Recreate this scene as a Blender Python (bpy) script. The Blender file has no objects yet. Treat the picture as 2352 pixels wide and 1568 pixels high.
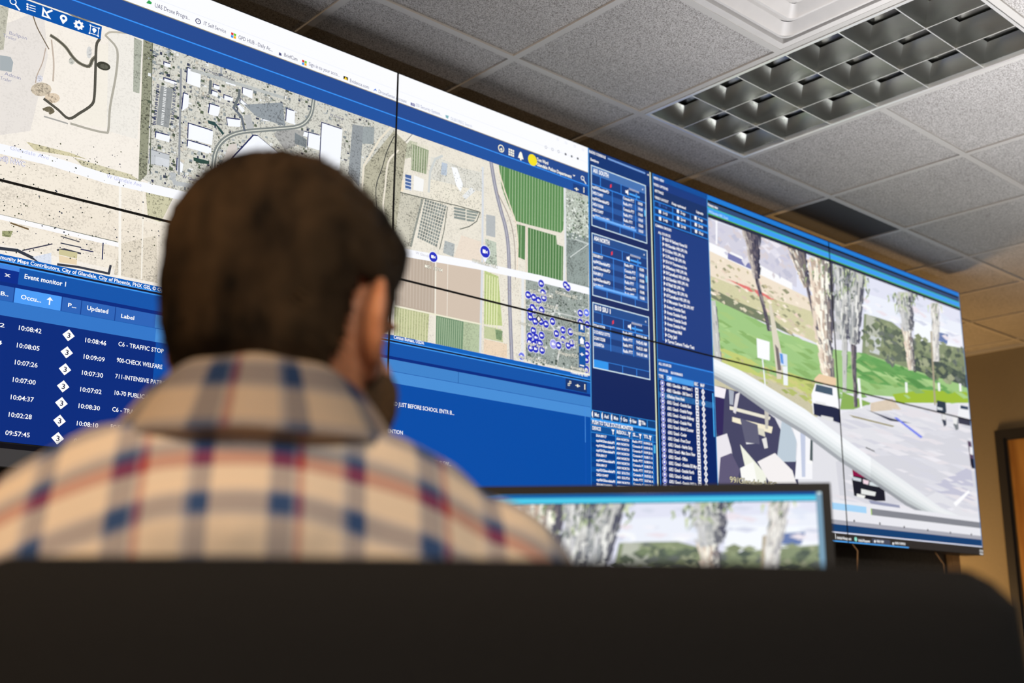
import bpy, bmesh, math, random
from mathutils import Vector, Matrix, Euler, noise
from mathutils.geometry import tessellate_polygon
random.seed(7)
sc = bpy.context.scene
C = sc.collection
PI = math.pi

# ------------------------------------------------------------------ camera, world, lights, exposure
FPX = 2570.18
ZTOP = 2.63                       # top edge of the video wall
CAM = Vector((-3.0926, -2.6971, ZTOP - 1.7012))
CEIL = ZTOP + 0.0899
ROT = (Matrix.Rotation(-0.7218, 3, 'Z') @ Matrix.Rotation(1.8158, 3, 'X') @ Matrix.Rotation(0.0069, 3, 'Z'))
cd = bpy.data.cameras.new('camera'); cam = bpy.data.objects.new('camera', cd); C.objects.link(cam)
cam.location = CAM; cam.rotation_euler = ROT.to_euler()
cd.sensor_width = 36.0; cd.lens = FPX / 2352 * 36.0; cd.clip_start = 0.02
cd.dof.use_dof = True; cd.dof.focus_distance = 2.75; cd.dof.aperture_fstop = 3.3; cd.dof.aperture_blades = 9
sc.camera = cam
sc.view_settings.view_transform = 'Standard'; sc.view_settings.look = 'None'
sc.view_settings.exposure = 0.0; sc.view_settings.gamma = 1.0; sc.view_settings.use_curve_mapping = False
w = bpy.data.worlds.new('room_ambient'); sc.world = w; w.use_nodes = True
w.node_tree.nodes['Background'].inputs[0].default_value = (0.80, 0.76, 0.72, 1)
w.node_tree.nodes['Background'].inputs[1].default_value = 0.13

def area(name, loc, target, sx, sy, power, col):
    l = bpy.data.lights.new(name, 'AREA'); l.shape = 'RECTANGLE'; l.size = sx; l.size_y = sy; l.energy = power; l.color = col
    o = bpy.data.objects.new(name, l); C.objects.link(o); o.location = loc
    o.rotation_euler = (Vector(target) - Vector(loc)).to_track_quat('-Z', 'Y').to_euler()
    return o
for ux, us, ue in ((-0.1, 2.2, 30), (2.3, 2.4, 15)):  # added fill lights, unseen below the view, put in to brighten the ceiling
    up = area('added_ceiling_fill', (ux, -1.75, 0.62), (ux, -1.75, 2.7), us, 0.12, ue, (0.97, 0.97, 1.0)); up.data.spread = math.radians(92)
area('warm_ceiling_lamp', (-4.6, -2.2, 2.6), (-2.7, -2.0, 1.1), 0.5, 0.5, 46, (1.0, 0.62, 0.30))
area('ceiling_lamp_behind', (-3.6, -4.6, 2.65), (-2.8, -2.3, 0.9), 1.2, 0.6, 74, (1.0, 0.92, 0.82))
area('warm_lamp_backstage', (3.35, 1.45, 0.75), (3.5, 0.5, 2.72), 0.5, 0.5, 30, (1.0, 0.58, 0.22))
area('warm_wall_lamp', (1.9, -0.3, 0.35), (4.1, -0.2, 1.2), 0.5, 0.3, 3, (1.0, 0.82, 0.60))

# ------------------------------------------------------------------ helpers
def s2l(c):
    r = []
    for v in c[:3]:
        v = v / 255.0
        r.append(v / 12.92 if v <= 0.04045 else ((v + 0.055) / 1.055) ** 2.4)
    return r
def ray(px, py):
    return ROT @ Vector(((px - 1176) / FPX, -(py - 784) / FPX, -1))
def wallpt(px, py):                       # a photo reading carried onto the flat display plane y = 0
    d = ray(px, py); t = (0 - CAM.y) / d.y; p = CAM + d * t
    return (p.x, p.z)
FH = Vector((math.sin(0.7218), math.cos(0.7218), 0)); RH = Vector((math.cos(0.7218), -math.sin(0.7218), 0))
def LD(L, D, z):                          # metres to the right of and in front of where the photographer stands
    p = CAM + RH * L + FH * D; return Vector((p.x, p.y, z))

def mat(name, col, rough=0.6, metal=0.0, nscale=0, namt=0.0, bump=0.0, col2=None, spec=0.5, stretch=None, coord='Object'):
    m = bpy.data.materials.new(name); m.use_nodes = True; nt = m.node_tree; b = nt.nodes['Principled BSDF']
    b.inputs['Base Color'].default_value = (*col, 1); b.inputs['Roughness'].default_value = rough
    b.inputs['Metallic'].default_value = metal; b.inputs['Specular IOR Level'].default_value = spec
    if nscale:
        tc = nt.nodes.new('ShaderNodeTexCoord'); n = nt.nodes.new('ShaderNodeTexNoise'); n.inputs['Scale'].default_value = nscale
        n.inputs['Detail'].default_value = 4
        mp = nt.nodes.new('ShaderNodeMapping')
        if stretch: mp.inputs['Scale'].default_value = stretch
        nt.links.new(tc.outputs[coord], mp.inputs[0]); nt.links.new(mp.outputs[0], n.inputs['Vector'])
        if namt:
            cr = nt.nodes.new('ShaderNodeValToRGB'); c2 = col2 or tuple(v * (1 - namt) for v in col)
            cr.color_ramp.elements[0].color = (*c2, 1); cr.color_ramp.elements[1].color = (*col, 1)
            cr.color_ramp.elements[0].position = 0.38; cr.color_ramp.elements[1].position = 0.62
            nt.links.new(n.outputs[0], cr.inputs[0]); nt.links.new(cr.outputs[0], b.inputs['Base Color'])
        if bump:
            bp = nt.nodes.new('ShaderNodeBump'); bp.inputs['Strength'].default_value = bump; bp.inputs['Distance'].default_value = 0.002
            nt.links.new(n.outputs[0], bp.inputs['Height']); nt.links.new(bp.outputs[0], b.inputs['Normal'])
    return m
def link(name, me, m=None, parent=None, smooth=False):
    o = bpy.data.objects.new(name, me); C.objects.link(o)
    if m is not None:
        for mm in (m if isinstance(m, (list, tuple)) else [m]): me.materials.append(mm)
    if smooth:
        for p in me.polygons: p.use_smooth = True
    if parent is not None: o.parent = parent
    return o
def obj(name, bm, m, parent=None, smooth=False):
    me = bpy.data.meshes.new(name); bmesh.ops.recalc_face_normals(bm, faces=bm.faces[:]); bm.to_mesh(me); bm.free()
    return link(name, me, m, parent, smooth)
def tag(o, label=None, cat=None, group=None, kind=None):
    if label: o['label'] = label
    if cat: o['category'] = cat
    if group: o['group'] = group
    if kind: o['kind'] = kind
    return o
def thing(name, label, cat, loc=(0, 0, 0), rz=0, group=None):
    o = bpy.data.objects.new(name, None); C.objects.link(o); o.location = loc; o.rotation_euler = (0, 0, rz); o.empty_display_size = 0.1
    return tag(o, label, cat, group)
def box(bm, x0, x1, y0, y1, z0, z1, bev=0.0):
    r = bmesh.ops.create_cube(bm, size=1.0); vs = r['verts']
    for v in vs:
        v.co = Vector((x0 + (v.co.x + .5) * (x1 - x0), y0 + (v.co.y + .5) * (y1 - y0), z0 + (v.co.z + .5) * (z1 - z0)))
    if bev:
        es = list({e for v in vs for e in v.link_edges})
        bmesh.ops.bevel(bm, geom=es, offset=bev, segments=2, affect='EDGES')
    return bm
def BX(*a, **k): return box(bmesh.new(), *a, **k)
def tube(bm, pts, rads, n=12, cap=True):
    pts = [Vector(p) for p in pts]
    if not isinstance(rads, (list, tuple)): rads = [rads] * len(pts)
    rings = []; up = None
    for i, p in enumerate(pts):
        d = (pts[min(i + 1, len(pts) - 1)] - pts[max(i - 1, 0)]).normalized()
        if up is None:
            a = Vector((0, 0, 1)) if abs(d.z) < .9 else Vector((1, 0, 0)); up = d.cross(a).normalized()
        up = (up - d * up.dot(d)).normalized(); sd = d.cross(up)
        rings.append([bm.verts.new(p + (up * math.cos(2 * PI * k / n) + sd * math.sin(2 * PI * k / n)) * rads[i]) for k in range(n)])
    for a, b in zip(rings, rings[1:]):
        for k in range(n): bm.faces.new((a[k], a[(k + 1) % n], b[(k + 1) % n], b[k]))
    if cap: bm.faces.new(rings[0][::-1]); bm.faces.new(rings[-1])
    return bm
def loft(bm, secs, n=36, cap=True, ex=2.0):
    """secs: (z, cx, cy_front, cy_back, halfwidth) superellipse rings"""
    rings = []
    for (z, cx, yf, yb, hw) in secs:
        cy = (yf + yb) / 2; hd = (yf - yb) / 2; r = []
        for k in range(n):
            t = 2 * PI * k / n; c, s = math.cos(t), math.sin(t)
            r.append(bm.verts.new((cx + hw * math.copysign(abs(c) ** (2 / ex), c), cy + hd * math.copysign(abs(s) ** (2 / ex), s), z)))
        rings.append(r)
    for a, b in zip(rings, rings[1:]):
        for k in range(n): bm.faces.new((a[k], a[(k + 1) % n], b[(k + 1) % n], b[k]))
    if cap: bm.faces.new(rings[0][::-1]); bm.faces.new(rings[-1])
    return rings
def ball(bm, c, r, sc3=(1, 1, 1), rot=None, u=20, v=12):
    M = Matrix.Translation(c) @ (rot.to_4x4() if rot else Matrix()) @ Matrix.Diagonal((*[r * s for s in sc3], 1))
    return bmesh.ops.create_uvsphere(bm, u_segments=u, v_segments=v, radius=1, matrix=M)
def remeshed(bm, voxel, smooth=6):
    me = bpy.data.meshes.new('tmp'); bmesh.ops.recalc_face_normals(bm, faces=bm.faces[:]); bm.to_mesh(me); bm.free()
    o = bpy.data.objects.new('tmp', me); C.objects.link(o)
    md = o.modifiers.new('r', 'REMESH'); md.mode = 'VOXEL'; md.voxel_size = voxel; md.use_smooth_shade = True
    if smooth:
        s = o.modifiers.new('s', 'SMOOTH'); s.factor = 0.5; s.iterations = smooth
    dg = bpy.context.evaluated_depsgraph_get(); dg.update()
    out = bpy.data.meshes.new_from_object(o.evaluated_get(dg))
    bpy.data.objects.remove(o); bpy.data.meshes.remove(me)
    return out

# ------------------------------------------------------------------ materials
M_black = mat('black_plastic', (0.012, 0.012, 0.013), 0.45)
M_bezel = mat('bezel_black', (0.006, 0.006, 0.007), 0.5)
M_steel = mat('grey_steel', (0.25, 0.25, 0.26), 0.4, 0.8)
M_tan = mat('tan_wood_post', (0.75, 0.42, 0.18), 0.6, 0, 30, 0.3, stretch=(4, 4, .3))
M_dark = mat('charcoal_panel', (0.11, 0.095, 0.08), 0.85, 0, 60, 0.2)
M_chair = mat('black_chair_fabric', (0.0105, 0.0105, 0.011), 0.95, 0, 900, 0.35, 0.4, spec=.25)
M_wall = mat('beige_paint', (0.235, 0.2, 0.14), 0.85, 0, 120, 0.06, 0.15)
M_floor = mat('dark_carpet', (0.09, 0.085, 0.085), 0.95, 0, 300, 0.4, 0.5)
M_tee = mat('white_painted_tee', (0.50, 0.48, 0.45), 0.5)
M_desk = mat('grey_laminate', (0.22, 0.21, 0.20), 0.5, 0, 80, 0.1)
M_white = mat('white_enamel', (0.62, 0.59, 0.56), 0.45, 0, 20, 0.04)

def ceiling_material():
    m = bpy.data.materials.new('mineral_fibre_tile'); m.use_nodes = True; nt = m.node_tree; b = nt.nodes['Principled BSDF']
    tc = nt.nodes.new('ShaderNodeTexCoord')
    n = nt.nodes.new('ShaderNodeTexNoise'); n.inputs['Scale'].default_value = 330; n.inputs['Detail'].default_value = 3; n.inputs['Roughness'].default_value = .7
    n2 = nt.nodes.new('ShaderNodeTexNoise'); n2.inputs['Scale'].default_value = 3
    cr = nt.nodes.new('ShaderNodeValToRGB'); e = cr.color_ramp.elements
    e[0].position = 0.39; e[0].color = (0.20, 0.182, 0.165, 1); e[1].position = 0.56; e[1].color = (0.66, 0.635, 0.61, 1)
    mx = nt.nodes.new('ShaderNodeMix'); mx.data_type = 'RGBA'; mx.blend_type = 'MULTIPLY'; mx.inputs[0].default_value = .25
    nt.links.new(tc.outputs['Object'], n.inputs['Vector']); nt.links.new(tc.outputs['Object'], n2.inputs['Vector'])
    nt.links.new(n.outputs[0], cr.inputs[0]); nt.links.new(cr.outputs[0], mx.inputs[6]); nt.links.new(n2.outputs[0], mx.inputs[7])
    nt.links.new(mx.outputs[2], b.inputs['Base Color']); b.inputs['Roughness'].default_value = .95; b.inputs['Specular IOR Level'].default_value = .1
    bp = nt.nodes.new('ShaderNodeBump'); bp.inputs['Strength'].default_value = .8; bp.inputs['Distance'].default_value = .0015
    nt.links.new(n.outputs[0], bp.inputs['Height']); nt.links.new(bp.outputs[0], b.inputs['Normal'])
    return m
M_tile = ceiling_material()

def screen_material(name='display_picture', strength=1.0):
    """the picture on a lit display: colours stored per face, a fine pixel speckle where the face asks for it (alpha)"""
    m = bpy.data.materials.new(name); m.use_nodes = True; nt = m.node_tree; b = nt.nodes['Principled BSDF']
    at = nt.nodes.new('ShaderNodeAttribute'); at.attribute_name = 'Col'
    tc = nt.nodes.new('ShaderNodeTexCoord')
    n1 = nt.nodes.new('ShaderNodeTexNoise'); n1.inputs['Scale'].default_value = 170; n1.inputs['Detail'].default_value = 5; n1.inputs['Roughness'].default_value = .7
    n2 = nt.nodes.new('ShaderNodeTexNoise'); n2.inputs['Scale'].default_value = 22; n2.inputs['Detail'].default_value = 4
    nt.links.new(tc.outputs['Object'], n1.inputs['Vector']); nt.links.new(tc.outputs['Object'], n2.inputs['Vector'])
    def mth(op, a, bb, clamp=False):
        k = nt.nodes.new('ShaderNodeMath'); k.operation = op; k.use_clamp = clamp
        for i, v in enumerate((a, bb)):
            if isinstance(v, (int, float)): k.inputs[i].default_value = v
            else: nt.links.new(v, k.inputs[i])
        return k.outputs[0]
    # dark specks where the fine noise dips, their density drifting with the coarse noise
    sm = mth('ADD', n1.outputs[0], mth('MULTIPLY', mth('SUBTRACT', n2.outputs[0], .5), .35))
    sp = mth('MULTIPLY', mth('SUBTRACT', 0.49, sm), 9.0, True)
    amt = mth('MULTIPLY', sp, at.outputs['Alpha'])
    fac = mth('SUBTRACT', 1.0, mth('MULTIPLY', amt, .85))
    vm = nt.nodes.new('ShaderNodeVectorMath'); vm.operation = 'SCALE'
    nt.links.new(at.outputs['Color'], vm.inputs[0]); nt.links.new(fac, vm.inputs[3])
    b.inputs['Base Color'].default_value = (.01, .01, .012, 1); b.inputs['Roughness'].default_value = .22; b.inputs['Specular IOR Level'].default_value = .16
    nt.links.new(vm.outputs[0], b.inputs['Emission Color']); b.inputs['Emission Strength'].default_value = strength
    return m
M_pic = screen_material('display_picture', 1.02)

# ------------------------------------------------------------------ drawing on a display plane
class Sheet:
    def __init__(s, P): s.P = P; s.polys = []; s._L = 0; s.sub = 0
    @property
    def L(s): return s._L
    @L.setter
    def L(s, v): s._L = v; s.sub = 0
    def raw(s, pts, col, spk=0.0):
        s.polys.append((pts, s._L + s.sub * .04, (*s2l(col), spk)))
    def poly(s, px, col, spk=0.0):
        pts = [s.P(*p) for p in px]; s.wpoly(pts, col, spk); s.sub = (s.sub + 1) % 24
    def wpoly(s, pts, col, spk=0.0):
        if len(pts) <= 4 and convex(pts): s.raw(pts, col, spk); return
        for t in tessellate_polygon([[Vector((a, b, 0)) for a, b in pts]]):
            s.raw([pts[i] for i in t], col, spk)
    def wrect(s, x0, z0, x1, z1, col, spk=0.0): s.raw([(x0, z0), (x1, z0), (x1, z1), (x0, z1)], col, spk)
    def rect(s, a, b, col, spk=0.0):
        (x0, z0), (x1, z1) = s.P(*a), s.P(*b); s.wrect(x0, z0, x1, z1, col, spk); return (x0, z0, x1, z1)
    def wframe(s, x0, z0, x1, z1, t, col):
        s.wrect(x0, z0, x1, z0 - t, col); s.wrect(x0, z1 + t, x1, z1, col); s.wrect(x0, z0, x0 + t, z1, col); s.wrect(x1 - t, z0, x1, z1, col)
    def wline(s, pts, wd, col, spk=0.0):
        for (a, b), (c, d) in zip(pts, pts[1:]):
            l = math.hypot(c - a, d - b) or 1e-6; nx, nz = -(d - b) / l * wd / 2, (c - a) / l * wd / 2
            ex, ez = (c - a) / l * wd * .3, (d - b) / l * wd * .3
            s.raw([(a + nx - ex, b + nz - ez), (c + nx + ex, d + nz + ez), (c - nx + ex, d - nz + ez), (a - nx - ex, b - nz - ez)], col, spk)
    def line(s, px, wd, col, spk=0.0): s.wline([s.P(*p) for p in px], wd, col, spk); s.sub = (s.sub + 1) % 24
    def curve(s, px, wd, col, spk=0.0, k=4):
        P = [Vector(p) for p in px]; P = [P[0] * 2 - P[1]] + P + [P[-1] * 2 - P[-2]]; out = []
        for i in range(1, len(P) - 2):
            for j in range(k):
                t = j / k; a, b, c, d = P[i - 1:i + 3]
                out.append(.5 * ((2 * b) + (c - a) * t + (2 * a - 5 * b + 4 * c - d) * t * t + (3 * b - a - 3 * c + d) * t ** 3))
        out.append(P[-2]); s.line([tuple(v) for v in out], wd, col, spk)
    def disc(s, x, z, r, col, n=16, sx=1.0): s.raw([(x + sx * r * math.cos(2 * PI * k / n), z + r * math.sin(2 * PI * k / n)) for k in range(n)], col)
    def text(s, st, a, h, col, x1=None, w=None, bold=0.0, align='L'):
        """a = (x, z) baseline start in metres, h = cap height; x1 stretches to that right end"""
        tris, wd = glyphs(st, bold)
        sy = h / 0.70; sx = (x1 - a[0]) / wd if x1 is not None else (w / wd if w else sy)
        x0 = a[0] - (wd * sx if align == 'R' else 0)
        for t in tris: s.raw([(x0 + p[0] * sx, a[1] + p[1] * sy) for p in t], col)
    def T(s, st, p0, p1, hp, col=(255, 255, 255), bold=0.0):
        a = s.P(*p0); e = s.P(*p1); h = s.P(p0[0], p0[1] - hp)[1] - a[1]
        s.text(st, a, h, col, x1=e[0], bold=bold)
def convex(p):
    sg = 0
    for i in range(len(p)):
        a, b, c = p[i], p[(i + 1) % len(p)], p[(i + 2) % len(p)]
        cr = (b[0] - a[0]) * (c[1] - b[1]) - (b[1] - a[1]) * (c[0] - b[0])
        if abs(cr) < 1e-12: continue
        if sg and (cr > 0) != (sg > 0): return False
        sg = 1 if cr > 0 else -1
    return True
_g = {}
def glyphs(st, bold=0.0):
    if (st, bold) in _g: return _g[(st, bold)]
    cu = bpy.data.curves.new('t', 'FONT'); cu.body = st; cu.resolution_u = 2; cu.offset = bold
    o = bpy.data.objects.new('t', cu); C.objects.link(o); dg = bpy.context.evaluated_depsgraph_get(); dg.update()
    me = bpy.data.meshes.new_from_object(o.evaluated_get(dg)); me.calc_loop_triangles()
    V = [v.co for v in me.vertices]
    tris = [[(V[i].x, V[i].y) for i in t.vertices] for t in me.loop_triangles]
    wd = max([v.x for v in V] or [1]) or 1
    bpy.data.objects.remove(o); bpy.data.curves.remove(cu); bpy.data.meshes.remove(me)
    _g[(st, bold)] = (tris, wd); return tris, wd
def clip(poly, ax, val, keep_less):
    out = []
    for i in range(len(poly)):
        a, b = poly[i - 1], poly[i]
        ia = (a[ax] <= val) == keep_less; ib = (b[ax] <= val) == keep_less
        if ia != ib:
            t = (val - a[ax]) / (b[ax] - a[ax]); out.append((a[0] + (b[0] - a[0]) * t, a[1] + (b[1] - a[1]) * t))
        if ib: out.append(b)
    return out
STEP = 7e-5
def sheet_mesh(name, polys, x0, x1, z0, z1, m, parent, toP):
    """polys clipped to one display; toP maps (x, z, lift) to its local coordinates"""
    vs, fs, cs = [], [], []
    for pts, L, col in polys:
        xs = [p[0] for p in pts]; zs = [p[1] for p in pts]
        if max(xs) <= x0 or min(xs) >= x1 or max(zs) <= z0 or min(zs) >= z1: continue
        if min(xs) < x0: pts = clip(pts, 0, x0, False)
        if len(pts) > 2 and max(xs) > x1: pts = clip(pts, 0, x1, True)
        if len(pts) > 2 and min(zs) < z0: pts = clip(pts, 1, z0, False)
        if len(pts) > 2 and max(zs) > z1: pts = clip(pts, 1, z1, True)
        if len(pts) < 3: continue
        b = len(vs); vs += [toP(p[0], p[1], L * STEP) for p in pts]; fs.append(list(range(b, b + len(pts)))); cs.append((len(pts), col))
    me = bpy.data.meshes.new(name); me.from_pydata(vs, [], fs)
    at = me.color_attributes.new('Col', 'FLOAT_COLOR', 'CORNER'); buf = []
    for n, c in cs: buf += list(c) * n
    at.data.foreach_set('color', buf)
    return link(name, me, m, parent)

S = Sheet(wallpt)
W0, H0 = 1.2125, 0.6835
XE = 2 * W0; ZB = ZTOP - 2 * H0      # the middle seam of the wall is x = 0
W_ = (255, 255, 255); NAVY = (0, 44, 128)
def SX(px, py): return wallpt(px, py)[0]
def SZ(px, py): return wallpt(px, py)[1]
XL = -2 * W0
X_BR = SX(1350, 340)      # browser window ends, radio console begins
# levels of the browser window
z_white = SZ(912, 233.5); z_line = SZ(912, 268); z_map = SZ(912, 296); z_att = SZ(906, 770); z_att2 = SZ(357, 664)
# ---- satellite map
S.L = 1; S.wrect(XL, z_map, X_BR, z_att, (246, 239, 229), .10)
S.L = 2
def mp(x, y, z=4.9, ox=0, oy=0): return (ox + x / z, oy + y / z)
def mpl(pts, ox=0, oy=0, z=4.9): return [(ox + x / z, oy + y / z) for x, y in pts]
# sandy pit on the left, subtle tones
S.poly([(0, 60), (100, 20), (110, 130), (70, 300), (0, 310)], (232, 226, 220), .1)
S.poly(mpl([(1100, 500), (1300, 480), (1310, 900), (1200, 1440), (800, 1380), (1040, 1160)]), (244, 238, 226), .05)
S.poly([(250, 60), (330, 90), (316, 320), (245, 300)], (240, 236, 228), .15)
S.poly(mpl([(1510, 420), (1600, 460), (1570, 1050), (1500, 1030)]), (178, 182, 168), .5)
for (cx, cy, rx, ry, c) in ((95, 205, 24, 16, (214, 200, 178)), (112, 252, 10, 5, (120, 112, 92)), (120, 225, 18, 12, (224, 206, 182)), (90, 180, 9, 8, (228, 228, 236)), (165, 140, 7, 8, (205, 205, 196)), (205, 120, 6, 14, (216, 216, 214))):
    S.poly([(cx + rx * math.cos(t * PI / 6), cy + ry * math.sin(t * PI / 6)) for t in range(12)], c, .6)
# scrub south of the avenue
S.L = 3
S.poly([(0, 345), (380, 445), (400, 520), (360, 640), (0, 560)], (243, 234, 219), .22)
S.poly([(0, 425), (385, 520), (360, 640), (270, 600), (0, 490)], (240, 230, 214), .28)
S.poly([(275, 560), (360, 540), (362, 650), (262, 630)], (226, 216, 198), .5)
S.poly([(60, 325), (160, 350), (200, 365), (80, 345)], (216, 208, 172), .7)
S.poly([(170, 362), (300, 400), (330, 420), (200, 392)], (214, 208, 178), .7)
S.poly([(335, 440), (400, 450), (370, 510), (340, 500)], (206, 202, 170), .7)
# industrial quarter
S.poly([(330, 80), (910, 296), (905, 560), (700, 520), (430, 455), (395, 440), (325, 410)], (214, 213, 203), .75)
S.poly([(330, 80), (352, 92), (338, 400), (318, 420)], (150, 152, 130), .9)
S.L = 4
for _ in range(1500):
    px = random.uniform(340, 860); py = random.uniform(100, 430)
    if py < 85 + (px - 330) * .365: continue
    x, z = wallpt(px, py); a = random.uniform(.002, .011); b = random.uniform(.002, .009)
    S.wrect(x, z, x + a, z - b, random.choice([(238, 240, 240), (120, 130, 136), (150, 158, 160), (60, 66, 88), (92, 104, 84), (214, 206, 190), (176, 182, 184), (84, 94, 78), (226, 222, 210)]), .3)
S.L = 5
def bld(q, c=(246, 249, 255), ox=0, oy=0, z=4.9, sh=.003):
    P = [wallpt(*p) for p in mpl(q, ox, oy, z)]
    lv = S.L; S.wpoly([(a - sh, b + sh) for a, b in P], (30, 40, 92)); S.L = lv + 1; S.wpoly(P, c); S.L = lv
for q in ([(2115, 765), (2265, 812), (2250, 985), (2105, 935)], [(2070, 1050), (2130, 1070), (2120, 1200), (2050, 1250)], [(1850, 700), (1925, 725), (1915, 760), (1850, 740)],
          [(1850, 880), (1990, 925), (1985, 955), (1850, 910)], [(2125, 1390), (2352, 1460), (2352, 1568), (2120, 1568)]):
    bld(q)
for q in ([(250, 950), (320, 975), (310, 1010), (250, 990)], [(235, 1020), (300, 1045), (295, 1090), (230, 1070)], [(385, 905), (500, 945), (495, 970), (385, 935)],
          [(370, 1070), (470, 1105), (462, 1140), (368, 1120)], [(210, 1170), (325, 1205), (300, 1310), (195, 1285)], [(580, 985), (690, 1020), (685, 1110), (578, 1060)],
          [(555, 1115), (675, 1215), (660, 1240), (550, 1150)], [(515, 1190), (545, 1175), (600, 1240), (575, 1270)], [(400, 1330), (555, 1350), (550, 1425), (412, 1420)],
          [(1075, 1225), (1165, 1255), (1160, 1400), (1065, 1370)], [(815, 1300), (935, 1305), (950, 1375), (805, 1355)], [(0, 790), (103, 825), (98, 985), (0, 955)]):
    bld(q, ox=440)
for q in ([(0, 30), (245, 105), (230, 262), (0, 195)], [(0, 225), (225, 292), (222, 352), (0, 285)], [(700, 155), (748, 158), (1000, 370), (520, 700), (330, 560)],
          [(1470, 10), (1700, 85), (1665, 560), (1445, 470)], [(1320, 120), (1450, 155), (1440, 320), (1310, 280)], [(1245, 100), (1315, 122), (1305, 170), (1240, 150)]):
    bld(q, ox=440, oy=280)
for q in ([(1690, 210), (1910, 275), (1905, 415), (1675, 370)],): bld(q, (196, 200, 204), oy=300, sh=.001)
for q in ([(1755, 290), (1905, 330), (1900, 410), (1748, 375)], [(1760, 20), (1915, 60), (1905, 130), (1755, 90)], [(2120, 110), (2352, 180), (2352, 260), (2110, 190)], [(2000, 310), (2065, 380), (2050, 470), (1995, 460)]): bld(q, oy=300)
S.L = 7
S.poly(mpl([(1810, 960), (1950, 1000), (1900, 1440), (1760, 1400)]), (150, 154, 156), .25)       # long parking lot
for i in range(26):
    t = i / 25
    for ex, c in ((1765, (40, 50, 96)), (1960, (70, 80, 110)), (1850, (238, 240, 240))):
        a = mp(ex - 40 * t, 940 + 450 * t + random.uniform(-6, 6)); x, z = wallpt(*a); S.wrect(x, z, x + .008, z - .0022, c)
S.poly([(560, 240), (650, 235), (655, 290), (590, 268)], (150, 158, 164), .7)
S.poly([(640, 295), (700, 300), (690, 330), (655, 345), (630, 310)], (172, 172, 170), .5)
S.poly([(560, 265), (575, 262), (585, 300), (568, 300)], (186, 188, 188), .1)
S.poly(mpl([(180, 1350), (260, 1370), (370, 1500), (350, 1520), (280, 1420), (190, 1390)], 440), (44, 74, 74))       # ponds
S.poly(mpl([(2180, 310), (2352, 340), (2352, 365), (2260, 370), (2180, 335)], 0, 300), (44, 74, 66))
S.poly(mpl([(20, 395), (200, 440), (200, 475), (100, 465), (25, 430)], 440, 280), (44, 74, 66))
S.poly(mpl([(330, 520), (420, 250), (500, 240), (520, 300), (350, 560)], 440, 280), (214, 206, 200), .15)
S.poly(mpl([(1165, 120), (1300, 200), (1290, 290), (1160, 240)], 440, 280), (128, 136, 140), .4)
S.poly(mpl([(1940, 50), (2060, 60), (2050, 250), (1900, 240)], 440, 280), (158, 166, 168), .3)
S.poly([(810, 285), (835, 290), (825, 430), (800, 400)], (150, 156, 160), .6)
# wash / canal beside the seam
S.L = 8
S.poly([(905, 300), (880, 330), (838, 382), (833, 450), (846, 500), (870, 560), (905, 560), (935, 330)], (186, 182, 160), .85)
S.line([(903, 286), (872, 320), (836, 380), (831, 440), (840, 490)], .007, (232, 224, 206))
S.curve([(906, 312), (890, 345), (878, 385), (864, 430), (866, 500)], .003, (50, 54, 56))
S.curve([(915, 345), (892, 372), (885, 430), (880, 480), (890, 530)], .006, (236, 228, 212))
S.curve([(830, 480), (850, 500), (880, 560)], .01, (170, 170, 160), .7)
# roads, left half
S.L = 9
road = [(0, 341), (112, 368), (245, 410), (430, 452), (640, 510), (912, 577), (1100, 610), (1240, 640), (1352, 668)]
S.line(road, .026, (248, 249, 254))
S.curve([(488, 440), (490, 385), (497, 345), (518, 318), (556, 303), (630, 296), (688, 289), (713, 265), (721, 226)], .013, (128, 134, 132))
S.curve([(488, 440), (490, 385), (497, 345), (518, 318), (556, 303), (630, 296), (688, 289), (713, 265), (721, 226)], .0025, (226, 226, 214))
for ln, wdt, c in (([(484, 186), (482, 214)], .008, (110, 118, 122)), ([(550, 206), (549, 222), (537, 247)], .008, (110, 118, 122)), ([(536, 247), (555, 268), (562, 300)], .007, (104, 112, 124)),
                   ([(416, 160), (411, 400)], .006, (148, 152, 158)), ([(440, 160), (650, 224)], .010, (190, 194, 192)), ([(345, 400), (350, 100)], .002, (80, 88, 70)),
                   ([(402, 402), (395, 400), (402, 420), (470, 432)], .012, (186, 190, 192)), ([(509, 148), (508, 166)], .006, (168, 172, 178))):
    S.line(ln, wdt, c, .2)
# tracks of the pit
T1 = (84, 82, 74)
S.curve(mpl([(575, 400), (650, 450), (740, 530), (820, 640), (900, 712), (1000, 745), (1040, 675), (1075, 640)]), .009, (132, 128, 112))
S.curve(mpl([(575, 400), (650, 450), (740, 530), (820, 640), (900, 712), (1000, 745), (1040, 675), (1075, 640)]), .004, T1)
S.curve(mpl([(1120, 440), (1085, 520), (1075, 800), (1063, 1080), (1030, 1180), (900, 1270), (775, 1332), (650, 1230), (500, 1115)]), .007, T1)
S.curve(mpl([(375, 185), (420, 310), (500, 460), (550, 550)]), .003, (120, 108, 92))
S.curve(mpl([(515, 540), (480, 700), (420, 840), (400, 930)]), .0025, (188, 172, 158)); S.curve(mpl([(580, 450), (605, 700), (598, 910)]), .004, (196, 182, 168))
S.curve(mpl([(1190, 400), (1300, 520), (1325, 640), (1300, 880), (1240, 1200), (1220, 1460), (1180, 1490), (1000, 1450), (800, 1390)]), .006, (176, 172, 160))
S.curve(mpl([(1190, 390), (1260, 360), (1500, 380)]), .005, (188, 182, 168)); S.curve(mpl([(650, 65), (880, 200), (1150, 260)]), .005, (140, 134, 120))
S.curve(mpl([(500, 1310), (700, 1370), (760, 1390)]), .004, (170, 168, 164))
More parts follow.
